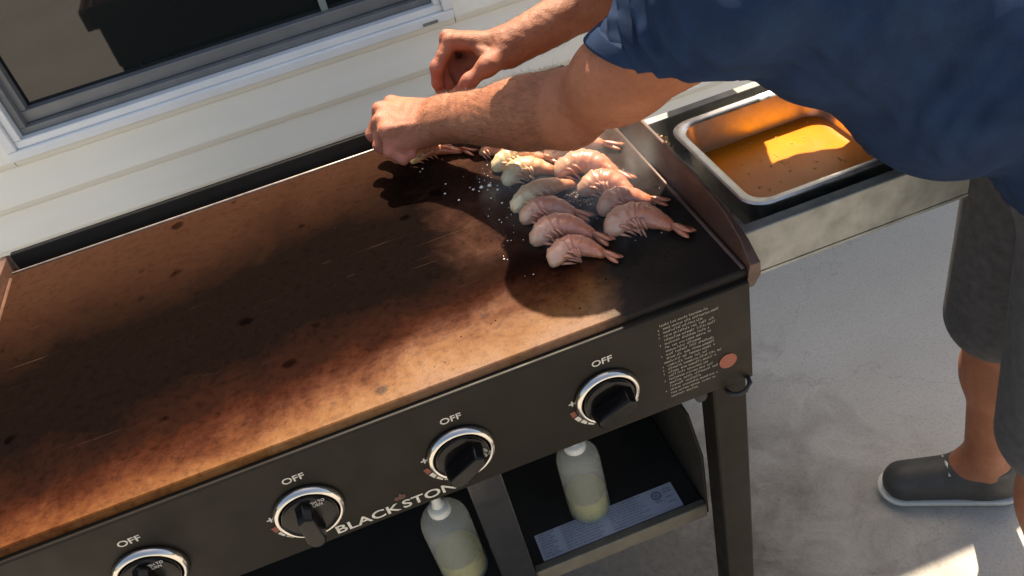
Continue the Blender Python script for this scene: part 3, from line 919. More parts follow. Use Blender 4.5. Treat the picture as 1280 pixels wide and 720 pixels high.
bottle(0.243, 0.136, 0.046, 'translucent squeeze bottle part full of yellow oil behind the white sticker')
bottle(0.030, 0.118, 0.050, 'translucent squeeze bottle left of the centre post on the lower shelf', 0.036)

# ------------------------------------------------------------------ shrimp
def shrimp(hd, tl, bend, r, mat, label, nleg=5, fan=True, cut=1.0):
    a = Vector((hd[0], hd[1], 0)); e = Vector((tl[0], tl[1], 0)); a = a - (e - a) * 0.06; e = e + (e - a) * 0.05
    d = (e - a); L = d.length; d.normalize(); nrm = Vector((-d.y, d.x, 0))
    if nrm.y < 0: nrm = -nrm
    Lb = L * (0.75 if fan else 0.98)
    root = thing('shrimp', (a.x + d.x * L / 2, a.y + d.y * L / 2, PT), label, 'shrimp', 'shrimp frying on the griddle')
    ns, nr = 34, 18
    r *= random.uniform(0.94, 1.08); bend *= random.uniform(0.85, 1.2)
    def cl(t):
        q = a + d * (Lb * t) + nrm * (bend * 1.6 * (math.sin(math.pi * (0.16 + t * 0.78)) - 0.48))
        return q
    def rad(t):
        base = r * 1.10 * float(np.interp(t, (0, 0.06, 0.16, 0.30, 0.50, 0.70, 0.86, 1.0), (0.46, 0.68, 0.86, 0.99, 1.0, 0.82, 0.56, 0.34)))
        u = (t * 6.2) % 1.0
        return base * (1 + 0.075 * (u - 0.5) * min(1, max(0, t - 0.05) * 8))
    v, f, tv = [], [], []
    ph = random.random() * 6
    for i in range(ns):
        t = i / (ns - 1)
        p = cl(t); q = (cl(min(1, t + 0.02)) - cl(max(0, t - 0.02))).normalized()
        nn = Vector((-q.y, q.x, 0))
        if nn.dot(nrm) < 0: nn = -nn
        R = rad(t)
        end = 1.0
        if i == 0: end = 0.55
        elif i == 1: end = 0.88
        elif i == ns - 1: end = 0.5
        for k in range(nr):
            an = 2 * math.pi * k / nr
            cu, sv = math.cos(an), math.sin(an)
            ww = 1.08 if cu > 0 else 0.92
            lump = 1 + 0.11 * math.sin(3 * an + ph + t * 13) * max(0, 0.4 - t) * 2.4 + 0.025 * math.sin(5 * an - ph + t * 31) + 0.03 * random.uniform(-1, 1)
            off = nn * (R * ww * cu * end * lump) + Vector((0, 0, R * 0.80 * sv * end * lump))
            sh_ = q * ((-0.0012 if i == 0 else 0))
            pt = p + off + sh_
            z = max(PT + 0.0008, PT + R * 0.74 + off.z)
            v.append((pt.x, pt.y, z)); tv.append(t * cut)
    for i in range(ns - 1):
        for k in range(nr):
            j = (k + 1) % nr
            f.append((i * nr + k, i * nr + j, (i + 1) * nr + j, (i + 1) * nr + k))
    f.append(tuple(reversed(range(nr)))); f.append(tuple(range((ns - 1) * nr, ns * nr)))
    MB().add(v, f, tv).build('shell_body', mat, root, smooth=True, attr=True)
    # swimmerets: little bent blades under the belly
    sw = MB()
    for i in range(nleg):
        for side in (-1, 1):
            t = 0.10 + 0.125 * i + 0.02 * side
            p = cl(t); q = (cl(min(1, t + 0.02)) - cl(max(0, t - 0.02))).normalized()
            nn = Vector((-q.y, q.x, 0))
            if nn.dot(nrm) < 0: nn = -nn
            R = rad(t)
            ln = r * random.uniform(0.65, 1.0) * (1 - 0.3 * i / 5)
            st = p - nn * R * 0.72 + Vector((0, 0, PT + R * (0.75 + 0.35 * side)))
            mid = st - nn * ln * 0.55 + q * ln * 0.20 + Vector((0, 0, 0.001))
            en = st - nn * ln * 0.95 + q * ln * random.uniform(0.4, 0.75)
            mid.z = max(mid.z, PT + 0.002); en.z = max(PT + 0.0012, en.z - R * 0.5)
            sw.tube([st, mid, en], [r * 0.13, r * 0.12, r * 0.03], 5)
    sw.t = [0.5] * len(sw.v)
    o = sw.build('swimmerets', mat, root, smooth=True, attr=True); o['kind'] = 'stuff'
    if fan:
        p = cl(1.0); q = (cl(1.0) - cl(0.93)).normalized()
        for an, s in ((-0.30, 1.0), (0.0, 0.95), (0.26, 1.0)):
            qd = Matrix.Rotation(an, 3, 'Z') @ q
            sd_ = Vector((-qd.y, qd.x, 0))
            ln = (L - Lb) * 1.15 * s; wd = r * 0.30
            fv, ff, ft = [], [], []
            prf = [(0.0, 0.45), (0.25, 0.85), (0.55, 1.0), (0.85, 0.75), (1.0, 0.2)]
            for u, wv_ in prf:
                c = p + qd * (ln * u - 0.002)
                zc = PT + 0.0045 + 0.004 * (1 - u) + (0.003 if an == 0 else 0.0)
                for sdx, zz in ((-1, 0), (0, 0.0024), (1, 0), (0, -0.0012)):
                    fv.append((c.x + sd_.x * wd * wv_ * sdx, c.y + sd_.y * wd * wv_ * sdx, zc + zz * wv_))
                    ft.append(0.78 + 0.22 * u)
            for i in range(4):
                for k_ in range(4):
                    ff.append((i * 4 + k_, i * 4 + (k_ + 1) % 4, (i + 1) * 4 + (k_ + 1) % 4, (i + 1) * 4 + k_))
            ff += [(3, 2, 1, 0), (16, 17, 18, 19)]
            MB().add(fv, ff, ft).build('tail_fin', mat, root, smooth=True, attr=True)
    return root
PK, CRM, ORG = M['shrimp_pink'], M['shrimp_cream'], M['shrimp_orange']
shrimp((0.170, 0.479), (0.262, 0.466), 0.014, 0.0105, ORG, 'small bright orange shrimp directly under the left hand', 4)
shrimp((0.266, 0.437), (0.310, 0.412), 0.004, 0.0120, PK, 'grey pink shrimp end in shadow left of the cream shrimp', 2, False)
shrimp((0.274, 0.378), (0.362, 0.366), 0.012, 0.0165, CRM, 'cream fleshed shrimp at the upper left of the pile under the forearm', 4)
shrimp((0.278, 0.333), (0.362, 0.332), 0.016, 0.0150, CRM, 'cream shrimp with frilly orange legs, second down in the left column', 5)
shrimp((0.268, 0.266), (0.352, 0.282), 0.010, 0.0150, CRM, 'straight slanting cream and red shrimp, third down in the left column', 5, False)
shrimp((0.270, 0.232), (0.352, 0.214), 0.014, 0.0150, PK, 'pink shrimp between sun and shadow, fourth down in the left column', 3)
shrimp((0.268, 0.180), (0.357, 0.158), 0.020, 0.0175, PK, 'large shaded pink shrimp, second from the bottom of the left column', 3)
shrimp((0.274, 0.128), (0.350, 0.120), 0.019, 0.0150, PK, 'shaded pink shrimp with curled legs, lowest in the left column', 5)
shrimp((0.352, 0.356), (0.447, 0.352), 0.016, 0.0180, PK, 'sunlit pink shrimp just below the elbow, top of the right column', 3)
shrimp((0.345, 0.308), (0.436, 0.264), 0.018, 0.0175, PK, 'long sunlit shrimp, second down in the right column', 2)
shrimp((0.357, 0.247), (0.431, 0.216), 0.018, 0.0155, PK, 'sunlit curved shrimp in the middle of the right column', 5)
shrimp((0.364, 0.191), (0.443, 0.188), 0.014, 0.0150, PK, 'shrimp partly in shadow, second from the bottom of the right column', 3)
shrimp((0.355, 0.146), (0.446, 0.120), 0.021, 0.0180, PK, 'big shaded curled shrimp nearest the right guard, lowest in the right column', 5)

# salt, froth and oil beads on the plate
st = MB()
def bead(x, y, r, hgt=0.6):
    n = 6
    v = [(x + r * math.cos(i * 2 * math.pi / n) * random.uniform(0.7, 1.2), y + r * math.sin(i * 2 * math.pi / n) * random.uniform(0.7, 1.2), PT + 0.0002) for i in range(n)]
    v += [(x + 0.6 * r * math.cos(i * 2 * math.pi / n), y + 0.6 * r * math.sin(i * 2 * math.pi / n), PT + r * hgt) for i in range(n)] + [(x, y, PT + r * hgt * 1.2)]
    st.add(v, [(i, (i + 1) % n, n + (i + 1) % n, n + i) for i in range(n)] + [(n + i, n + (i + 1) % n, 2 * n) for i in range(n)])
for x, y, r in ((.229, .356, .0022), (.241, .355, .003), (.252, .352, .0034), (.259, .335, .0022), (.190, .371, .0016), (.204, .343, .0018), (.235, .347, .0014), (.247, .343, .0012), (.262, .345, .0013), (.226, .364, .0012), (.197, .395, .0014), (.176, .458, .0016), (.171, .452, .0013), (.245, .32, .0013), (.255, .30, .0016)):
    bead(x, y, r)
for i in range(70):
    x = rng.uniform(0.22, 0.45); y = rng.uniform(0.12, 0.42)
    bead(x, y, rng.uniform(0.0004, 0.0012))
for cx, cy, n_ in ((0.345, 0.258, 70), (0.268, 0.262, 30), (0.362, 0.245, 50), (0.385, 0.285, 40), (0.30, 0.218, 30), (0.262, 0.385, 18), (0.30, 0.31, 20), (0.355, 0.232, 30)):
    for i in range(n_ // 2):
        q = rng.normal(0, 1, 2) * (0.013, 0.007)
        bead(cx + q[0], cy + q[1], rng.uniform(0.0004, 0.0010), 0.8)
stw = st
st = MB()
for i in range(160):
    x = 0.31 + rng.normal(0, 0.11); y = 0.25 + rng.normal(0, 0.13)
    if -0.3 < x < 0.45 and 0.03 < y < 0.54:
        bead(x, y, rng.uniform(0.0006, 0.0018), 0.45)
tag(st.build('burnt_bits', M['burnt'], loc=(0.3, 0.25, PT), recalc=False), 'tiny burnt food bits scattered over the cooking plate', 'burnt bits', kind='stuff')
st = stw
tag(st.build('salt_and_froth', M['salt'], loc=(0.3, 0.3, PT), recalc=False), 'white salt grains and froth beads scattered on the plate around the shrimp', 'salt grains', kind='stuff')

# ------------------------------------------------------------------ the cook
HIP = np.array((0.930, 0.020, 0.03))
cook = thing('person', (0.94, 0.01, GZ), 'person in navy short sleeved shirt leaning over the griddle, pinching with both hands', 'person')
A = lambda *q: np.array(q, float)
SL, EL, WL = A(0.478, 0.050, 0.305), A(0.359, 0.246, 0.136), A(0.2264, 0.430, 0.0907)
SR, ER, WR = A(0.620, 0.390, 0.410), A(0.645, 0.529, 0.173), A(0.359, 0.529, 0.118)
fw = A(-0.923, 0.385, 0); rt = A(0.385, 0.923, 0)
def lerp(a, b_, t): return a + (b_ - a) * t
def bones(chain, rad):
    return [seg(a, b_, ra, rb) for a, b_, ra, rb in zip(chain[:-1], chain[1:], rad[:-1], rad[1:])]
def bow(a, b_, off, n=5):
    return [lerp(a, b_, t) + off * math.sin(math.pi * t) for t in np.linspace(0, 1, n)]
# left hand: joints wrist, MCP, PIP, DIP, tip
Lf = [[(0.231, 0.443, 0.094), (0.166, 0.522, 0.094), (0.139, 0.538, 0.065), (0.151, 0.501, 0.044), (0.162, 0.479, 0.032)],
      [(0.228, 0.436, 0.093), (0.147, 0.499, 0.101), (0.124, 0.496, 0.070), (0.146, 0.463, 0.051), (0.162, 0.452, 0.042)],
      [(0.225, 0.428, 0.090), (0.141, 0.471, 0.098), (0.128, 0.459, 0.068), (0.147, 0.440, 0.052), (0.162, 0.436, 0.051)],
      [(0.222, 0.419, 0.087), (0.143, 0.444, 0.093), (0.138, 0.426, 0.070), (0.152, 0.415, 0.059), (0.166, 0.417, 0.061)]]
Lt = [(0.230, 0.452, 0.081), (0.203, 0.496, 0.065), (0.180, 0.508, 0.044), (0.162, 0.500, 0.028)]
Rf = [[(0.361, 0.529, 0.123), (0.279, 0.542, 0.149), (0.247, 0.532, 0.122), (0.242, 0.538, 0.096), (0.244, 0.546, 0.075)],
      [(0.363, 0.540, 0.118), (0.280, 0.570, 0.143), (0.256, 0.555, 0.112), (0.258, 0.550, 0.083), (0.266, 0.553, 0.064)],
      [(0.364, 0.550, 0.111), (0.284, 0.591, 0.129), (0.269, 0.572, 0.097), (0.280, 0.557, 0.078), (0.295, 0.553, 0.072)],
      [(0.366, 0.559, 0.102), (0.290, 0.606, 0.112), (0.283, 0.586, 0.086), (0.295, 0.573, 0.071), (0.308, 0.567, 0.069)]]
Rt = [(0.354, 0.517, 0.114), (0.315, 0.492, 0.117), (0.283, 0.492, 0.103), (0.258, 0.512, 0.081)]
def hand(fs, th, back):
    fs = [[A(*p) for p in f] for f in fs]; th = [A(*p) for p in th]
    fr_ = [(0.0110, 0.0096, 0.0087, 0.0072), (0.0112, 0.0098, 0.0089, 0.0074), (0.0107, 0.0094, 0.0085, 0.0070), (0.0096, 0.0083, 0.0075, 0.0062)]
    fingers = []
    for f, r in zip(fs, fr_):
        ch = []
        for i in range(1, 4):
            ch.append(seg(f[i], f[i + 1], r[i - 1] * (1.02 if i > 1 else 1), r[i]))
        ch.append(ell(f[2], (r[1] * 1.06,) * 3))
        fingers.append(uni(0.004, *ch))
    fing = uni(0.0012, *fingers)
    palm = []
    for i in range(4):
        palm.append(seg(fs[i][0], fs[i][1], 0.0165, 0.0118))
    for i in range(3):
        m0 = lerp(fs[i][0], fs[i + 1][0], 0.5); m1 = lerp(fs[i][1], fs[i + 1][1], 0.5)
        palm.append(seg(lerp(m0, m1, 0.0), lerp(m0, m1, 0.93), 0.0160, 0.0105))
    # the fleshy palm side
    for i in (0, 2):
        palm.append(seg(lerp(fs[i][0], fs[i][1], 0.25) - back * 0.010, lerp(fs[i + 1][0], fs[i + 1][1], 0.85) - back * 0.007, 0.014, 0.010))
    kn = [ell(f[1] + back * 0.0018, (0.0094,) * 3) for f in fs]
    thumb = uni(0.008, seg(th[0], th[1], 0.0175, 0.0150), seg(th[1], th[2], 0.0125, 0.0108), seg(th[2], th[3], 0.0106, 0.0078), ell(th[1], (0.0135,) * 3))
    web = seg(lerp(th[0], th[1], 0.75), lerp(fs[0][0], fs[0][1], 0.62), 0.0105, 0.0090)
    ten = []
    for f in fs:
        p0 = lerp(f[0], f[1], 0.12) + back * 0.0145; p1 = f[1] + back * 0.0098
        ten.append(seg(p0, p1, 0.0022, 0.0030))
    veins = []
    for i, (u, v_) in enumerate(((0.2, 0.75), (0.35, 0.9), (0.15, 0.6))):
        a_ = lerp(lerp(fs[i][0], fs[i + 1][0], 0.5), lerp(fs[i][1], fs[i + 1][1], 0.5), u) + back * 0.0148
        b_ = lerp(lerp(fs[i][0], fs[i + 1][0], 0.3), lerp(fs[i][1], fs[i + 1][1], 0.7), v_) + back * 0.0112
        veins.append(seg(a_, b_, 0.0017, 0.0015))
    body_ = uni(0.010, *palm, *kn)
    body_ = uni(0.0035, body_, *ten, *veins)
    return uni(0.0035, body_, web, thumb, fing)
bkL = A(-0.50, -0.35, 0.79); bkL /= np.linalg.norm(bkL)
bkR = A(-0.25, 0.05, 0.96); bkR /= np.linalg.norm(bkR)
def arm(S, Eb, W, fs, side):
    up = A(0, 0, 1)
    ax = (W - Eb); Lf_ = np.linalg.norm(ax); ax = ax / Lf_
    sd_ = np.cross(ax, up); sd_ /= np.linalg.norm(sd_)
    w0 = A(*fs[0][0]); w3 = A(*fs[3][0])
    wv = (w3 - w0); wv /= np.linalg.norm(wv)
    pr = [
        seg(Eb + ax * 0.01, lerp(Eb, W, 0.35), 0.0375, 0.0375),
        seg(lerp(Eb, W, 0.30), W, 0.0365, 0.0235),
        seg(lerp(Eb, W, 0.06) + sd_ * 0.010 + up * 0.014, lerp(Eb, W, 0.50) + sd_ * 0.004 + up * 0.004, 0.0345, 0.030),
        seg(lerp(Eb, W, 0.08) - sd_ * 0.012 + up * 0.012, lerp(Eb, W, 0.55) - sd_ * 0.004, 0.0335, 0.0275),
        seg(lerp(Eb, W, 0.72) + wv * 0.011, W + wv * 0.012, 0.0210, 0.0190),
        seg(lerp(Eb, W, 0.72) - wv * 0.011, W - wv * 0.012, 0.0210, 0.0190),
        ell(W + wv * 0.021 + up * 0.010, (0.0105,) * 3),
        seg(Eb + up * 0.003, lerp(S, Eb, 0.62) + up * 0.004, 0.0365, 0.0465), seg(lerp(S, Eb, 0.66) + up * 0.004, S, 0.048, 0.055),
        ell(Eb - (S - Eb) / np.linalg.norm(S - Eb) * 0.008 - ax * 0.014, (0.021,) * 3)]
    return uni(0.03, *pr)
def veins_arm(Eb, W, bk):
    ax = W - Eb; s = np.cross(ax / np.linalg.norm(ax), bk); s /= np.linalg.norm(s)
    out = []
    for o1, o2, t0, t1, h0, h1 in ((0.012, -0.004, 0.45, 0.97, 0.0315, 0.0215), (-0.010, 0.006, 0.55, 1.0, 0.0295, 0.0215)):
        p0 = lerp(Eb, W, t0) + s * o1 + bk * h0; p1 = lerp(Eb, W, t1) + s * o2 + bk * h1
        pm_ = lerp(p0, p1, 0.5) + s * 0.006 + bk * 0.0012
        out += [seg(p0, pm_, 0.0020, 0.0022), seg(pm_, p1, 0.0022, 0.0020)]
    return out
handL, handR = hand(Lf, Lt, bkL), hand(Rf, Rt, bkR)
handR = uni(0.010, handR, seg((0.324, 0.548, 0.103), (0.292, 0.570, 0.093), 0.016, 0.014), seg((0.331, 0.538, 0.105), (0.307, 0.548, 0.090), 0.014, 0.011))
handL = uni(0.005, handL, seg((0.200, 0.423, 0.080), (0.157, 0.431, 0.075), 0.0175, 0.0145))
ndL = uni(0.014, arm(SL, EL, WL, Lf, 1), handL)
ndR = uni(0.014, arm(SR, ER, WR, Rf, -1), handR)
ndL = uni(0.004, ndL, *veins_arm(EL, WL, bkL)); ndR = uni(0.004, ndR, *veins_arm(ER, WR, bkR))
# far things must not blend into each other: mesh the two arms apart, the trunk coarser; one body mesh
def fine(nd):
    def f(P, c, R):
        d = ev(nd, P, c, R)
        if d is None: return np.full(len(P), 1.0)
        n_ = np.sin(P[:, 0] * 190 + 3 * np.sin(P[:, 2] * 90)) * np.sin(P[:, 1] * 170 + 2 * np.sin(P[:, 0] * 120)) * np.sin(P[:, 2] * 210)
        return d - 0.0007 * n_
    return f
def bbox(pts, pad):
    p = np.array(pts); return p.min(0) - pad, p.max(0) + pad
VL, FL = mesh_sdf(fine(ndL), *bbox([A(*q) for f_ in Lf + [Lt] for q in f_] + [SL, EL, WL], 0.08), 0.0026)
VR, FR = mesh_sdf(fine(ndR), *bbox([A(*q) for f_ in Rf + [Rt] for q in f_] + [SR, ER, WR], 0.08), 0.0026)
MID = (SL + SR) / 2
CH = lerp(MID, HIP, 0.28)
NECK = MID + A(-0.065, 0.065, 0.045)
HEAD = A(0.418, 0.402, 0.466)
footL = HIP - rt * 0.15 + A(0.02, -0.03, 0); footR = HIP + rt * 0.13 + A(0.03, 0.0, 0)
def legs():
    out = []
    for s, ft in ((-1, footL), (1, footR)):
        hp = HIP + rt * 0.09 * s + A(0, 0, -0.03)
        kn = lerp(hp, A(ft[0], ft[1], GZ + 0.09), 0.48) + fw * 0.025
        an = A(ft[0], ft[1], GZ + 0.09)
        out += [seg(hp, kn, 0.088, 0.056), seg(kn, lerp(kn, an, 0.35) - fw * 0.015, 0.054, 0.056), seg(lerp(kn, an, 0.35) - fw * 0.012, an, 0.052, 0.036), seg(an + A(0, 0, -0.03), an + fw * 0.12 + A(0, 0, -0.055), 0.038, 0.028)]
    return out
trunk = uni(0.06,
    seg(MID - rt * 0.10 + A(0, 0, -0.03), MID + rt * 0.10 + A(0, 0, -0.03), 0.085, 0.085),
    seg(CH - rt * 0.075, CH + rt * 0.075, 0.115, 0.115), seg(lerp(MID, HIP, 0.62) - rt * 0.06 + fw * 0.02, lerp(MID, HIP, 0.62) + rt * 0.06 + fw * 0.02, 0.115, 0.115),
    seg(HIP - rt * 0.07, HIP + rt * 0.07, 0.115, 0.115), seg(MID, NECK, 0.065, 0.056), seg(NECK, HEAD - fw * 0.02, 0.055, 0.055),
    seg(SL, lerp(SL, EL, 0.22), 0.056, 0.050), seg(SR, lerp(SR, ER, 0.22), 0.056, 0.050), *legs())
hx = np.stack([rt, fw * 0.94 + A(0, 0, -0.34), np.cross(rt, fw * 0.94 + A(0, 0, -0.34))], 1)
def hp_(x, y, z): return HEAD + hx @ A(x, y, z)
headn = uni(0.02, ell(HEAD, (0.075, 0.095, 0.105), hx), ell(hp_(0, 0.035, -0.055), (0.055, 0.055, 0.06), hx), seg(hp_(0, 0.092, 0.0), hp_(0, 0.112, -0.032), 0.009, 0.014),
            ell(hp_(0, 0.088, -0.066), (0.024, 0.012, 0.006), hx), ell(hp_(0, 0.088, -0.076), (0.02, 0.011, 0.006), hx))
headn = uni(0.008, headn, ell(hp_(0.078, -0.005, -0.01), (0.010, 0.018, 0.030), hx), ell(hp_(-0.078, -0.005, -0.01), (0.010, 0.018, 0.030), hx))
trunk = uni(0.03, trunk, headn)
def ftr(P, c, R):
    d = ev(trunk, P, c, R)
    return np.full(len(P), 1.0) if d is None else d
allp = [SL, SR, HIP, HEAD, footL * A(1, 1, 0) + A(0, 0, GZ), footR * A(1, 1, 0) + A(0, 0, GZ)]
VT, FT = mesh_sdf(ftr, *bbox(allp, 0.2), 0.009, 10)
V = np.concatenate([VL, VR, VT]); F = np.concatenate([FL, FR + len(VL), FT + len(VL) + len(VR)])
flush = np.zeros(len(V))
for fs, th in ((Lf, Lt), (Rf, Rt)):
    for f_ in fs + [th]:
        for i, p in enumerate(f_[1:]):
            dd = np.linalg.norm(V - A(*p), axis=1)
            flush = np.maximum(flush, np.exp(-(dd / 0.016) ** 2) * (0.55 + 0.15 * i))
np_mesh('body', V, F, M['skin'], cook, {'flush': flush})

# shirt: a thin shell round trunk and sleeves
def shirt_f(P, c, R):
    d = ev(SH, P, c, R)
    if d is None: return np.full(len(P), 1.0)
    axl = (EL - SL) / np.linalg.norm(EL - SL)
    s = (P - SL) @ axl
    q = P @ rt; u = P @ fw
    fold = 0.0062 * np.sin(s * 215 + 10 * q + 2 * np.sin(u * 20)) * np.exp(-((s - 0.07) / 0.05) ** 2) * np.clip(((HPL - P) @ HNL) / 0.03, 0, 1)
    fold += 0.004 * np.sin(P[:, 2] * 45 + 22 * q + 4 * np.sin(u * 17)) * np.clip((0.03 - s) / 0.05, 0, 1)
    fold += 0.0015 * np.sin(u * 150 + 5 * np.sin(q * 60)) * np.sin(P[:, 2] * 70)
    d = d - fold
    dt = ev(SHT, P, c, R)
    dt = np.full(len(P), 1.0) if dt is None else dt
    arms = np.full(len(P), 1.0)
    for nd_, n_, p0 in ((SHL, HNL, HPL), (SHR, HNR, HPR)):
        e = ev(nd_, P, c, R)
        if e is not None:
            arms = np.minimum(arms, np.maximum(e, (P - p0) @ n_))
    k_ = 0.05
    hh = np.maximum(k_ - np.abs(dt - arms), 0) / k_
    outer = np.minimum(dt, arms) - hh * hh * k_ * 0.25 - fold
    sh_ = np.maximum(outer, -(d + 0.016))
    sh_ = np.maximum(sh_, (HIP[2] - 0.05 + 0.06 * ((P - HIP) @ fw)) - P[:, 2])
    nk = (P - NECK) @ (fw * 0.6 + A(0, 0, 0.8)) + 0.006
    sh_ = np.where(np.linalg.norm(P - NECK, axis=1) < 0.16, np.maximum(sh_, nk), sh_)
    return sh_
h1, h2, h3 = A(0.404, 0.264, 0.214), A(0.413, 0.162, 0.205), A(0.461, 0.104, 0.204)
HPL = lerp(SL, EL, 0.50)
HNL = (EL - SL) / np.linalg.norm(EL - SL)
e1 = h1 - h3; e1 /= np.linalg.norm(e1)
HNL = HNL - e1 * (HNL @ e1); HNL /= np.linalg.norm(HNL); HPL = lerp(h1, h3, 0.5) - HNL * 0.026
HPR = lerp(SR, ER, 0.55); HNR = (ER - SR) / np.linalg.norm(ER - SR)
SHT = uni(0.05,
    seg(MID - rt * 0.10 + A(0, 0, -0.03), MID + rt * 0.10 + A(0, 0, -0.03), 0.100, 0.100), seg(CH - rt * 0.075, CH + rt * 0.075, 0.130, 0.130),
    seg(lerp(MID, HIP, 0.62) - rt * 0.06 + fw * 0.02, lerp(MID, HIP, 0.62) + rt * 0.06 + fw * 0.02, 0.132, 0.132), seg(HIP - rt * 0.07, HIP + rt * 0.07, 0.136, 0.136),
    seg(MID, lerp(MID, NECK, 0.8), 0.085, 0.070))
SHL = seg(SL, lerp(SL, EL, 0.80), 0.063, 0.060); SHR = seg(SR, lerp(SR, ER, 0.80), 0.068, 0.066)
SH = uni(0.05, SHT, SHL, SHR)
VS, FS = mesh_sdf(shirt_f, *bbox([SL, SR, HIP, NECK, lerp(SL, EL, 0.7), lerp(SR, ER, 0.7)], 0.17), 0.0042, 12, project=1)
shirt_o = np_mesh('shirt', VS, FS, M['shirt'], cook)
# stitched band round each cuff
def hem(p0, n_, name):
    a_ = np.cross(n_, A(0.1, 0.2, 0.97)); a_ /= np.linalg.norm(a_); b_ = np.cross(n_, a_)
    mb = MB(); N = 72; rows = []
    for off, lift in ((-0.020, -0.004), (-0.019, 0.0022), (-0.0175, 0.0030), (-0.003, 0.0034), (0.0004, 0.0026), (0.0010, 0.0008), (0.0004, -0.009)):
        row = []
        for i in range(N):
            th = 2 * math.pi * i / N
            d_ = a_ * math.cos(th) + b_ * math.sin(th)
            lo_, hi_ = 0.02, 0.11
            for _ in range(18):
                m_ = 0.5 * (lo_ + hi_)
                if ev(SH, (p0 + n_ * (off - 0.0) + d_ * m_)[None])[0] < 0: lo_ = m_
                else: hi_ = m_
            row.append(tuple(p0 + n_ * off + d_ * (lo_ + lift + 0.0006 * math.sin(7 * th))))
        rows.append(row)
    loft(mb, rows)
    mb.build(name, M['shirt'], shirt_o, smooth=True)
hem(HPL, HNL, 'sleeve_hem'); hem(HPR, HNR, 'sleeve_hem')
# shorts, shoes, hair, eyes
def shorts_f(P, c, R):
    d = ev(SHO, P, c, R)
    if d is None: return np.full(len(P), 1.0)
    d = np.maximum(d, P[:, 2] - (HIP[2] + 0.02))
    return np.maximum(d, (GZ + 0.40) - P[:, 2])
lg = legs()
SHO = uni(0.03, seg(HIP - rt * 0.07, HIP + rt * 0.07, 0.126, 0.126), *[('s', q[1], q[2], q[3] + 0.016, q[4] + 0.028) for q in (lg[0], lg[4])])
VS, FS = mesh_sdf(shorts_f, *bbox([HIP, HIP + A(0, 0, -0.6)], 0.28), 0.009, 10, project=1)
np_mesh('shorts', VS, FS, M['trousers'], cook)
for ft in (footL, footR):
    an = A(ft[0], ft[1], GZ + 0.06)
    nd = uni(0.03, seg(an - fw * 0.03 + A(0, 0, -0.012), an + fw * 0.14 + A(0, 0, -0.022), 0.048, 0.040), seg(an, an + A(0, 0, 0.03), 0.048, 0.046))
    def fsh(P, c, R, nd=nd):
        d = ev(nd, P, c, R)
        d = np.full(len(P), 1.0) if d is None else d
        return np.maximum(np.maximum(d, (GZ + 0.001) - P[:, 2]), P[:, 2] - GZ - 0.10)
    VS, FS = mesh_sdf(fsh, *bbox([an, an + fw * 0.15], 0.09), 0.006, 10, project=1)
    so_ = np_mesh('shoe', VS, FS, M['shoe'], cook)
    nd2 = uni(0.03, seg(an - fw * 0.03 + A(0, 0, -0.03), an + fw * 0.145 + A(0, 0, -0.03), 0.052, 0.045))
    def fsl(P, c, R, nd=nd2):
        d = ev(nd, P, c, R)
        d = np.full(len(P), 1.0) if d is None else d
        return np.maximum(np.maximum(d, (GZ + 0.0005) - P[:, 2]), P[:, 2] - GZ - 0.022)
    VS, FS = mesh_sdf(fsl, *bbox([an, an + fw * 0.15], 0.09), 0.005, 10, project=1)
    np_mesh('sole', VS, FS, M['cap'], so_)
    lm = MB()
    for i in range(4):
        p = an + fw * (0.045 + 0.022 * i) + A(0, 0, 0.034 - 0.011 * i)
        lm.tube([p - rt * 0.024 - A(0, 0, 0.006), p + A(0, 0, 0.003), p + rt * 0.024 - A(0, 0, 0.006)], 0.003, 6)
    lm.build('laces', M['cap'], so_, smooth=True)
def fhair(P, c, R):
    p = (P - HEAD) @ hx
    d = np.linalg.norm(p / A(0.080, 0.101, 0.111), axis=1)
    d = (d - 1) * 0.09 - 0.0025 * np.sin(P[:, 0] * 500) * np.sin(P[:, 1] * 430 + P[:, 2] * 300)
    return np.maximum(d, (p[:, 1] * 0.75 - p[:, 2] - 0.002))
VS, FS = mesh_sdf(fhair, *bbox([HEAD], 0.14), 0.006, 10, project=0)
np_mesh('hair', VS, FS, M['hair'], cook)
for s in (-1, 1):
    c = hp_(0.030 * s, 0.082, 0.0)
    MB().lathe([(0.0001, -0.011), (0.007, -0.0085), (0.011, 0), (0.007, 0.0085), (0.0001, 0.011)], tuple(c), None, 14).build('eye', M['eye'], cook, smooth=True)
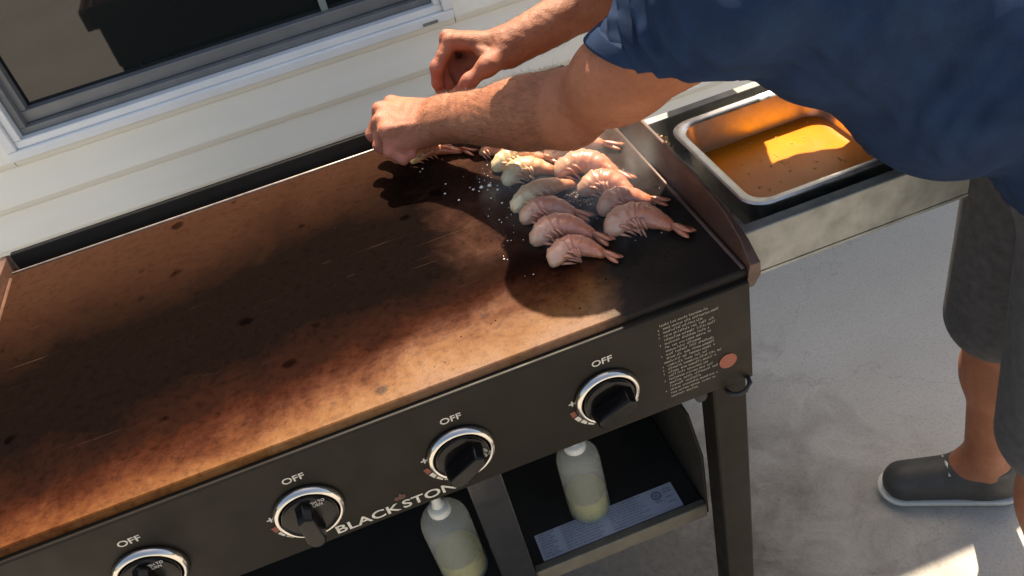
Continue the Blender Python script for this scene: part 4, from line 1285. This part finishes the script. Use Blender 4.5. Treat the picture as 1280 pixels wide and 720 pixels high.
# fine hair on the forearms
def add_hair(nd, Eb, W, V, n, spread):
    ax = (W - Eb) / np.linalg.norm(W - Eb)
    tpar = (V - Eb) @ ax / np.linalg.norm(W - Eb)
    sel = V[(tpar > 0.02) & (tpar < 1.05)]
    pk = sel[rng.integers(0, len(sel), n)]
    e = 0.0005; d0 = ev(nd, pk)
    g = np.stack([ev(nd, pk + np.eye(3)[a] * e) - d0 for a in range(3)], -1) / e
    g /= np.linalg.norm(g, axis=1)[:, None] + 1e-9
    vv, ff = [], []
    for p, nrm in zip(pk, g):
        dr = ax * rng.uniform(0.5, 1.0) + nrm * rng.uniform(0.15, 0.45) + rng.normal(0, 0.3, 3)
        dr /= np.linalg.norm(dr)
        L = rng.uniform(0.008, 0.019); w_ = 0.00009
        s = np.cross(dr, nrm); s /= np.linalg.norm(s) + 1e-9
        q1 = p + dr * L * 0.55; q2 = p + (dr - nrm * 0.35) * L
        o = len(vv)
        vv += [p - s * w_, p + s * w_, p + nrm * w_ * 1.5, q1 - s * w_ * 0.7, q1 + s * w_ * 0.7, q1 + nrm * w_, q2]
        ff += [(o, o + 1, o + 4), (o, o + 4, o + 3), (o + 1, o + 2, o + 5), (o + 1, o + 5, o + 4), (o + 2, o, o + 3), (o + 2, o + 3, o + 5), (o + 3, o + 4, o + 6), (o + 4, o + 5, o + 6), (o + 5, o + 3, o + 6)]
    return np.array(vv), np.array(ff)
a1, b1 = add_hair(ndL, EL, WL, VL, 5200, 1); a2, b2 = add_hair(ndR, ER, WR, VR, 2400, 1)
o = np_mesh('arm_hair', np.concatenate([a1, a2]), np.concatenate([b1, b2 + len(a1)]), M['arm_hair'], cook)
o['kind'] = 'stuff'

# ------------------------------------------------------------------ thin steam over the frying food
m = bpy.data.materials.new('thin cooking steam'); m.use_nodes = True
t = m.node_tree; t.nodes.clear()
out = node(t, 'ShaderNodeOutputMaterial'); pv = node(t, 'ShaderNodeVolumePrincipled')
co = objco(t)
ln_ = node(t, 'ShaderNodeVectorMath', operation='LENGTH')
sc_ = node(t, 'ShaderNodeVectorMath', operation='DIVIDE'); sc_.inputs[1].default_value = (0.15, 0.19, 0.085)
t.links.new(co, sc_.inputs[0]); t.links.new(sc_.outputs[0], ln_.inputs[0])
fall = ramp(t, ln_.outputs['Value'], [(0.2, 1.0), (0.95, 0.0)])
wisp = ramp(t, noise(t, co, 16, 4, 0.6, 1.2), [(0.42, 0.0), (0.68, 1.0)])
t.links.new(math_(t, 'MULTIPLY', math_(t, 'MULTIPLY', fall, wisp), 8.0), pv.inputs['Density'])
pv.inputs['Color'].default_value = (0.92, 0.92, 0.92, 1)
t.links.new(pv.outputs[0], out.inputs['Volume'])
sx_, sy_, sz_ = 0.15, 0.19, 0.085
mb = MB()
vv, ff = [], []
for i in range(9):
    for k_ in range(20):
        th, ph = math.pi * (0.03 + 0.94 * i / 8), 2 * math.pi * k_ / 20
        vv.append((0.36 + sx_ * math.sin(th) * math.cos(ph), 0.25 + sy_ * math.sin(th) * math.sin(ph), PT + 0.002 + sz_ * max(0.0, 0.35 + math.cos(th))))
for i in range(8):
    for k_ in range(20):
        ff.append((i * 20 + k_, i * 20 + (k_ + 1) % 20, (i + 1) * 20 + (k_ + 1) % 20, (i + 1) * 20 + k_))
ff += [tuple(range(20)), tuple(range(160, 180))]
tag(mb.add(vv, ff).build('steam', m, loc=(0.36, 0.25, PT + 0.03)), 'thin pale steam drifting low over the frying shrimp', 'steam', kind='stuff')
scene.cycles.volume_step_rate = 2.0
